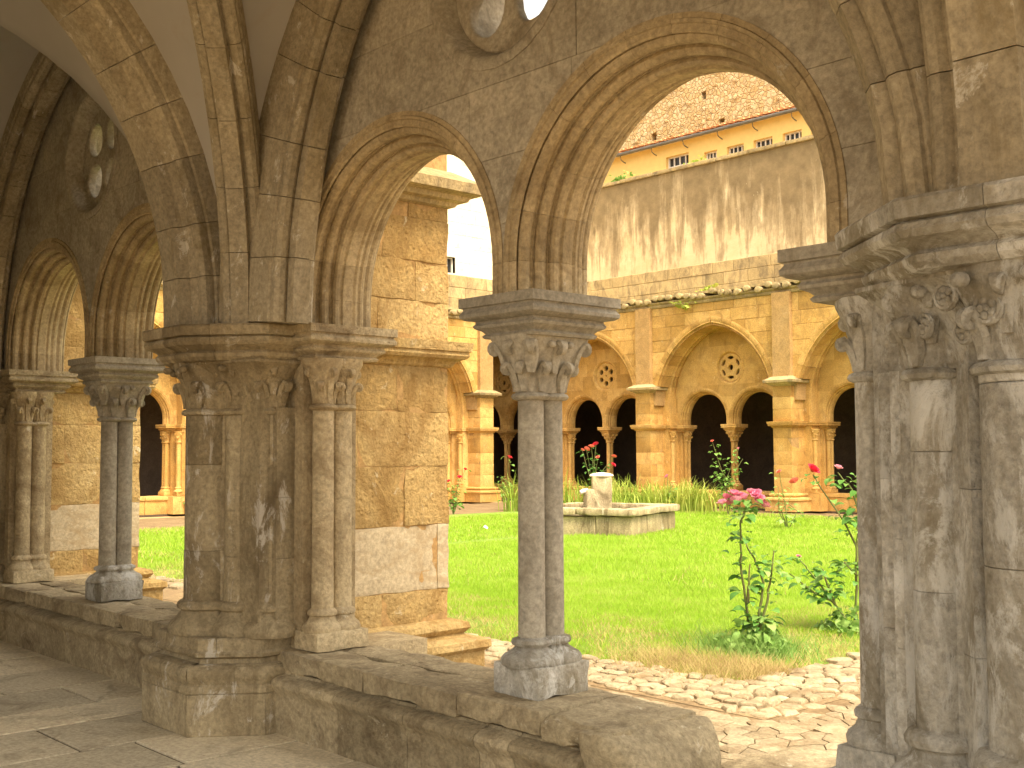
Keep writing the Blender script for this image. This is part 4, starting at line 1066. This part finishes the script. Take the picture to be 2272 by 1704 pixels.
for (x0, x1, y0, y1, dens, w, h0, h1) in ((-6.5, LX1, LY0, 7, 5200, .0065, .025, .055), (-11, LX1, 7, 12, 1500, .012, .035, .085), (-11.5, -6.5, LY0, 7, 1500, .011, .03, .08), (-17, -3.5, 12, LY1, 800, .02, .04, .09), (LX0, -11.5, LY0, 12, 500, .018, .04, .085)):
    n = int((x1 - x0) * (y1 - y0) * dens); P = np.zeros((n, 3)); P[:, 0] = x0 + (x1 - x0) * rs_.rand(n); P[:, 1] = y0 + (y1 - y0) * rs_.rand(n)
    e = np.minimum(np.minimum(P[:, 0] - LX0, LX1 - P[:, 0]), np.minimum(P[:, 1] - LY0, LY1 - P[:, 1])); P[:, 2] = -.03 + .05 * np.minimum(1, e / .5)
    # keep to the wedge the gallery looks into
    d = np.sqrt((P[:, 0] - 3.96) ** 2 + (P[:, 1] + 3.54) ** 2); ang = np.degrees(np.arctan2(3.96 - P[:, 0], P[:, 1] + 3.54))
    k = ((ang > 20) & (ang < 56)) | (ang > 58)
    near = e < .5
    pn = np.sin(P[:, 0] * 2.1 + 1) * np.sin(P[:, 1] * 2.7 + P[:, 0]) + .6 * np.sin(P[:, 0] * 5.3) * np.sin(P[:, 1] * 6.1)
    bald = (near & (rs_.rand(n) < .35 + .5 * (pn > .2))) | ((e < 1.1) & (pn > .45) & (rs_.rand(n) < .7))
    dry = k & (((e < 1.6) & (rs_.rand(n) < .25) & (pn > -.2)) | (rs_.rand(n) < .03))
    k &= ~bald
    V.append(blades((k & ~dry).sum(), P[k & ~dry], h0, h1, w, .7, 5)); VD.append(blades(dry.sum(), P[dry], h0, h1, w, 1.0, 6))
o = obj('grass', blade_mesh('grass', np.concatenate(V), 'grass'), lw, kind='stuff'); o['label'] = 'short bright green lawn grass'
o = obj('dry_grass', blade_mesh('dry_grass', np.concatenate(VD), 'drygrass'), lw, kind='stuff')
# ================================================================ fountain
FA = math.atan2(.947, -.32) - pi / 2
t = thing('fountain', 'old square stone fountain basin with a central spout block on the lawn', 'fountain', (-11.41, 12.98, 0), FA)
hw = 1.10
for k in range(4):
    a = k * pi / 2
    for q in range(3):
        L = 2 * hw / 3; me = rough(L - .008, .2, .42, 'basin', .02, .014, .15, 'basin_block', k * 3 + q)
        c = Vector((-hw + L * (q + .5), -hw + .1, 0)); c.rotate(Matrix.Rotation(a, 3, 'Z')); obj('basin_block', me, t, (c.x, c.y, -.03), (0, 0, a))
    for q in range(2):
        L = (2 * hw + .16) / 2; me = rough(L - .006 - (.0 if q else .28), .30, .135, 'basin', .035, .014, .12, 'rim_stone', 20 + k * 2 + q)
        c = Vector((-hw - .08 + L * (q + .5) + (.0 if q else .14), -hw + .07, 0)); c.rotate(Matrix.Rotation(a, 3, 'Z')); obj('rim_stone', me, t, (c.x, c.y, .40), (0, 0, a))
obj('basin_floor', G().box(-hw + .1, hw - .1, -hw + .1, hw - .1, 0, .25).mesh('basin_floor', 'basin'), t)
obj('water', G().add([(-hw + .15, -hw + .15, .38), (hw - .15, -hw + .15, .38), (hw - .15, hw - .15, .38), (-hw + .15, hw - .15, .38)], [(0, 1, 2, 3)]).mesh('water', 'water'), t)
sp_ = obj('spout_block', rough(.38, .38, .80, 'basin', .022, .010, .08, 'spout_block', 5), t, (0, 0, .30), (0, 0, .5))
obj('cap_stone', G().lathe([(.22, 0), (.235, .02), (.22, .045), (.15, .068), (.06, .08), (.01, .083)], 0, 0, 16).mesh('cap_stone', 'whitewall', 50), t, (0, 0, 1.09))
px_ = obj('spout_bracket', rough(.15, .22, .52, 'basin', .03, .012, .06, 'spout_bracket', 9), t, (-.14, -.25, .34), (0, 0, -.55))
obj('spout', G().tube([(0, 0, .58), (-.02, -.08, .58), (-.03, -.15, .55)], [.05, .045, .04], 10).mesh('spout', 'whitewall', 60), t, (-.16, -.30, .24), (0, 0, -.55))

# ================================================================ plants
def leaf_mesh(L, w, mat, fold=.25, name='leaf'):
    g = G(); n = 5; vs = []
    for i in range(n + 1):
        s_ = i / n; hw_ = w / 2 * sin(pi * min(1, s_ * .93 + .07)) ** .8; z = .12 * L * sin(pi * s_) - .18 * L * s_ * s_
        vs += [(-hw_, L * s_, z + fold * hw_), (0, L * s_, z), (hw_, L * s_, z + fold * hw_)]
    fs = []
    for i in range(n): a = i * 3; fs += [(a, a + 1, a + 4, a + 3), (a + 1, a + 2, a + 5, a + 4)]
    g.add(vs, fs); return g.mesh(name, mat, 60)
LEAF = [leaf_mesh(.062, .046, 'leaf'), leaf_mesh(.08, .058, 'leaf'), leaf_mesh(.052, .036, 'leafpale'), leaf_mesh(.075, .05, 'leafpale')]
def flower_mesh(r, mat, seed, cup=.6):
    g = G(); rr = random.Random(seed)
    for lay_ in range(4):
        n = 5; rad_ = r * (1 - .2 * lay_); tilt = .35 + .32 * lay_
        for k in range(n):
            a = 2 * pi * (k + .5 * (lay_ % 2)) / n + rr.uniform(-.15, .15); d = Vector((cos(a), sin(a), 0)); l = Vector((-d.y, d.x, 0)); vs = []
            for i in range(4):
                s_ = i / 3; w_ = rad_ * .62 * sin(pi * (.15 + .7 * s_)); rr_ = rad_ * s_ * cos(tilt * (1 + .2 * s_)); z = rad_ * s_ * sin(tilt * (1 + .3 * s_)) + .004 * lay_
                vs += [d * rr_ - l * w_ + Vector((0, 0, z + w_ * .3)), d * rr_ + Vector((0, 0, z)), d * rr_ + l * w_ + Vector((0, 0, z + w_ * .3))]
            fs = []
            for i in range(3): b = i * 3; fs += [(b, b + 1, b + 4, b + 3), (b + 1, b + 2, b + 5, b + 4)]
            g.add(vs, fs)
    knob(g, (0, 0, r * .3), r * .35, 1, 8); return g.mesh('flower', mat, 50)
FLW = {m: [flower_mesh(.042, m, k) for k in range(2)] for m in ('pink', 'red', 'coral')}
def rose(name, label, base, stems, flowers, nleaf, seed, weeds=0, weedr=.25, lsz=1.0, tint=None, single=False):
    """stems: list of point lists (relative to base); flowers: (point, mat, scale)"""
    rr = random.Random(seed); t = thing(name, label, 'rose bush', base, 0, 'rose bushes in the garden')
    for pts in stems:
        m = []
        for a, b in zip(pts, pts[1:]):
            for k in range(4): m.append(Vector(a).lerp(Vector(b), k / 4) + Vector((rr.uniform(-1, 1), rr.uniform(-1, 1), 0)) * .006)
        m.append(Vector(pts[-1])); n = len(m)
        obj('stem', G().tube(m, [.0085 * (1 - .65 * i / n) * (1.5 if lsz > 1.2 else 1) for i in range(n)], 6).mesh('stem', 'stem', 60), t)
    leaves = G() if single else None
    for k in range(nleaf):
        pts = rr.choice(stems); i = rr.randrange(len(pts) - 1); f = rr.random()
        if i == 0 and f < .3: f = .3 + rr.random() * .7
        p = Vector(pts[i]).lerp(Vector(pts[i + 1]), f); az = rr.uniform(0, 2 * pi); ln = rr.uniform(.02, .09) * lsz
        lm = rr.choice(LEAF); rot = (rr.uniform(-.5, .35), rr.uniform(-.4, .4), az); q = p + Vector((-sin(az), cos(az), rr.uniform(-.2, .4))) * ln; sc = rr.uniform(.7, 1.25) * lsz
        if single:
            mt = Matrix.LocRotScale(q, __import__('mathutils').Euler(rot), (sc,) * 3); leaves.add([mt @ v.co for v in lm.vertices], [tuple(p_.vertices) for p_ in lm.polygons])
        else:
            o = obj('leaf', lm, t, q, rot); o.scale = (sc,) * 3
    if single: obj('foliage', leaves.mesh('foliage', tint or 'leaf', 60), t)
    for p, mt, sc in flowers:
        o = obj('flower', rr.choice(FLW[mt]), t, p, (rr.uniform(-.7, .7), rr.uniform(-.7, .7), rr.uniform(0, 6))); o.scale = (sc,) * 3
    if weeds:
        w = G()
        for k in range(weeds):
            a = rr.uniform(0, 2 * pi); r_ = weedr * sqrt(rr.random()); z = rr.uniform(.0, .40) * (1 - .75 * r_ / weedr) * rr.random() ** .5; lm = rr.choice(LEAF); sc = rr.uniform(.45, 1.25)
            mt = Matrix.LocRotScale(Vector((r_ * cos(a), r_ * sin(a), z)), __import__('mathutils').Euler((rr.uniform(-1.0, 1.2), rr.uniform(-1, 1), rr.uniform(0, 6.3))), (sc,) * 3)
            w.add([mt @ v.co for v in lm.vertices], [tuple(p_.vertices) for p_ in lm.polygons])
        obj('undergrowth', w.mesh('undergrowth', 'leafpale' if rr.random() < .3 else 'leaf', 60), t, kind='stuff')
    return t
# image-plane right in plan is (.68,.73): use it so stems lean as seen
def rl(s, z, d=0): return (.68 * s - .73 * d, .73 * s + .68 * d, z)
pk = [(rl(-.20, 1.17), 'pink', 1.25), (rl(-.16, 1.205, .03), 'pink', 1.25), (rl(-.11, 1.24), 'pink', 1.38), (rl(-.10, 1.19, -.03), 'pink', 1.25), (rl(-.055, 1.225, .02), 'pink', 1.12), (rl(-.02, 1.21), 'pink', 1.25), (rl(.035, 1.245, .03), 'pink', 1.25), (rl(.075, 1.24), 'pink', 1.25), (rl(.10, 1.20, .02), 'pink', 1.19), (rl(.12, 1.15), 'pink', 1.44), (rl(-.14, 1.165, .05), 'pink', 1.12)]
rose('rose_bush', 'tall rose with a pink flower cluster at the lawn corner', (-1.52, 4.05, 0),
     [[rl(.0, .03), rl(-.02, .32), rl(-.06, .70), rl(-.06, 1.0), rl(-.06, 1.16)], [rl(-.06, 1.02), rl(-.02, 1.14), rl(.03, 1.21)], [rl(.02, .03), rl(.07, .28), rl(.12, .55), rl(.06, .70), rl(-.02, .86), rl(-.06, .93)], [rl(.03, .05), rl(.14, .40), rl(.17, .58), rl(.20, .80)], [rl(-.02, .4), rl(0, .55), rl(.01, .70)], [rl(.05, .1), rl(.12, .28)]],
     pk, 175, 8, 420, .30, 1.25)
rose('rose_bush', 'leggy rose with red and pink blooms beside the right pier', (-1.48, 5.49, 0),
     [[rl(0, .02), rl(-.08, .16), rl(-.17, .28), rl(-.38, .56), rl(-.46, .66)], [rl(-.17, .28), rl(-.32, .35), rl(-.54, .52)], [rl(-.14, .24), rl(-.21, .42), rl(-.25, .56)], [rl(.02, .02), rl(.04, .4), rl(.05, .75), rl(-.06, .98), rl(-.24, 1.25), rl(-.32, 1.38)], [rl(.05, .75), rl(.09, 1.0), rl(.02, 1.25), rl(-.10, 1.40)], [rl(.05, .5), rl(-.06, .62)], [rl(.06, .9), rl(.12, 1.1), rl(.12, 1.32)]],
     [(rl(-.33, 1.41), 'red', 1.7), (rl(-.10, 1.43), 'pink', 1.1), (rl(-.48, 1.31), 'coral', 1.2), (rl(.12, 1.34), 'pink', .9), (rl(-.46, .66), 'pink', .7), (rl(.09, 1.40), 'coral', .6)], 210, 9, 320, .30, 1.3)
def far_rose(label, px, py, h, fl, seed, n=70, sp=.25, tint='leafpale'):
    rr = random.Random(seed); st = [[(0, 0, 0), rl(rr.uniform(-.08, .08), h * .5), rl(s, z)] for s, z, m, c in fl] or [[(0, 0, 0), (0, 0, h)]]
    st += [[(0, 0, 0), rl(rr.uniform(-sp, sp) * .6, h * .4), rl(rr.uniform(-sp, sp), h * rr.uniform(.6, .9))] for k in range(3)]
    rose('rose_bush', label, (px, py, 0), st, [(rl(s, z), m, c) for s, z, m, c in fl], n, seed, 0, 0, 1.5, tint, True)
far_rose('bush of coral red roses behind the fountain spout', -17.3, 19.0, 1.6, [(-.18, 1.62, 'coral', 2.2), (-.05, 1.68, 'coral', 2.4), (.07, 1.75, 'red', 2.2), (.12, 1.40, 'coral', 1.6), (.55, 1.42, 'coral', 1.9), (.52, 1.20, 'red', 1.9), (-.3, 1.6, 'coral', 1.6)], 3, 150, .3, 'leaf')
far_rose('pale green climbing rose with white-pink bloom before the far column', -12.9, 19.0, 1.65, [(-.35, 1.80, 'coral', 1.2), (.28, 1.62, 'pink', 1.2)], 4, 220, .45)
far_rose('small pink rose above the strap leaves', -14.92, 19.2, .9, [(0, .92, 'pink', 1.9)], 5, 24, .15)
far_rose('red-flowered rose bush at the left of the lawn', -18.6, 15.2, .8, [(-.12, .82, 'red', 1.7), (.16, .92, 'red', 1.9), (.30, 1.12, 'red', 1.6)], 6, 110, .35)
far_rose('single red rose stem before the dark corner opening', -19.4, 17.8, 1.2, [(.05, 1.40, 'red', 2.2)], 7, 70, .22)
far_rose('low pale rose shrub at the foot of the right far buttress', -9.2, 16.0, .95, [(-.15, 1.15, 'coral', 1.6)], 8, 60, .35)
far_rose('small dark shrub on the grass at far left', -18.9, 8.3, .7, [], 9, 60, .3, 'leaf')
def strap(label, x, y, n, h, spread, seed):
    r = random.Random(seed); g = G()
    for k in range(n):
        a = r.uniform(0, 2 * pi); bx, by = r.gauss(0, spread), r.gauss(0, spread * .5); H = h * r.uniform(.55, 1.05); ben = r.uniform(.15, .75) * H; w = r.uniform(.012, .022); d = Vector((cos(a), sin(a), 0)); l = Vector((-d.y, d.x, 0)); vs = []
        for i in range(5):
            s_ = i / 4; c = Vector((bx, by, 0)) + d * (ben * s_ * s_) + Vector((0, 0, H * (s_ - .32 * s_ * s_ * s_ * (ben / H) * 1.6))); ww = w * (1 - .9 * s_ ** 2)
            vs += [c - l * ww, c + l * ww]
        g.add(vs, [(2 * i, 2 * i + 1, 2 * i + 3, 2 * i + 2) for i in range(4)])
    t = thing('strap_leaf_plant', label, 'plant', (x, y, 0), rad(47), 'strap-leaf clumps behind the fountain')
    obj('leaf_clump', g.mesh('leaf_clump', 'iris', 60), t)
strap('tall green strap-leaf clump left of the fountain spout', -18.0, 17.6, 330, 1.25, .38, 1)
strap('yellow-green strap-leaf clump just right of the fountain spout', -17.0, 19.3, 420, 1.1, .50, 2)
strap('spreading strap-leaf clump at the right end of the row', -14.8, 19.5, 520, 1.05, .55, 3)
strap('low strap-leaf clump in the middle of the row', -15.9, 19.6, 260, .85, .4, 4)
def tuft(label, loc, n, r_, seed, mat='leafpale'):
    rr = random.Random(seed); g = G()
    for k in range(n):
        lm = rr.choice(LEAF); sc = rr.uniform(1.4, 2.6); mt = Matrix.LocRotScale(Vector((rr.gauss(0, r_), rr.gauss(0, r_ * .3), abs(rr.gauss(0, r_ * .5)))), __import__('mathutils').Euler((rr.uniform(-.6, 1), rr.uniform(-.6, .6), rr.uniform(0, 6.3))), (sc,) * 3)
        g.add([mt @ v.co for v in lm.vertices], [tuple(p_.vertices) for p_ in lm.polygons])
    t = thing('wall_plant', label, 'plant', loc, 0, 'weeds rooted in the walls'); obj('foliage', g.mesh('foliage', mat, 60), t)
tuft('green weed tuft growing on the parapet above the far arch', (-19.4, 26.7, 6.75), 45, .18, 1, 'iris')
tuft('weed hanging from the far cornice left of the arch point', (-16.6, 22.0, 5.6), 26, .15, 2, 'iris')
tuft('small leafy bush on top of the streaked wall', (px_x(390, 27.2), 27.2, 11.25), 80, .28, 3)
tuft('sprig on the streaked wall below the windows', (px_x(760, 27.2), 27.2, 11.25), 40, .2, 4, 'iris')
n = 1500; P = np.zeros((n, 3)); P[:, 0] = -1.52 + rs_.randn(n) * .20; P[:, 1] = 4.0 + rs_.randn(n) * .20; P[:, 2] = .0
o = obj('tall_grass', blade_mesh('tall_grass', blades(n, P, .08, .24, .007, .9, 19), 'leafpale'), lw, kind='stuff')
# dry fringe between the rose and the stones
n = 9000; P = np.zeros((n, 3)); q = rs_.rand(n); P[:, 0] = -1.35 + rs_.randn(n) * .42; P[:, 1] = 3.42 + rs_.randn(n) * .22; P[:, 2] = -.02
P = P[(P[:, 0] < -.86)]
o = obj('dry_fringe', blade_mesh('dry_fringe', blades(len(P), P, .03, .13, .005, 1.3, 9), 'drygrass'), None, kind='stuff')
for lb, x, y, rz, s_ in (('tiny scrap of white paper far out on the lawn', -13.3, 11.6, .4, .07), ('white paper scrap on the grass edge behind the near column', -3.2, 3.2, 1.1, .06)):
    t = thing('paper_scrap', lb, 'litter', (x, y, .05), rz)
    obj('sheet', G().add([(-s_, -s_ * .6, 0), (0, -s_ * .7, .05), (s_, -s_ * .5, .01), (s_ * .9, s_ * .6, .03), (0, s_ * .6, .08), (-s_, s_ * .5, .02)], [(0, 1, 4, 5), (1, 2, 3, 4)]).mesh('sheet', 'paper'), t)
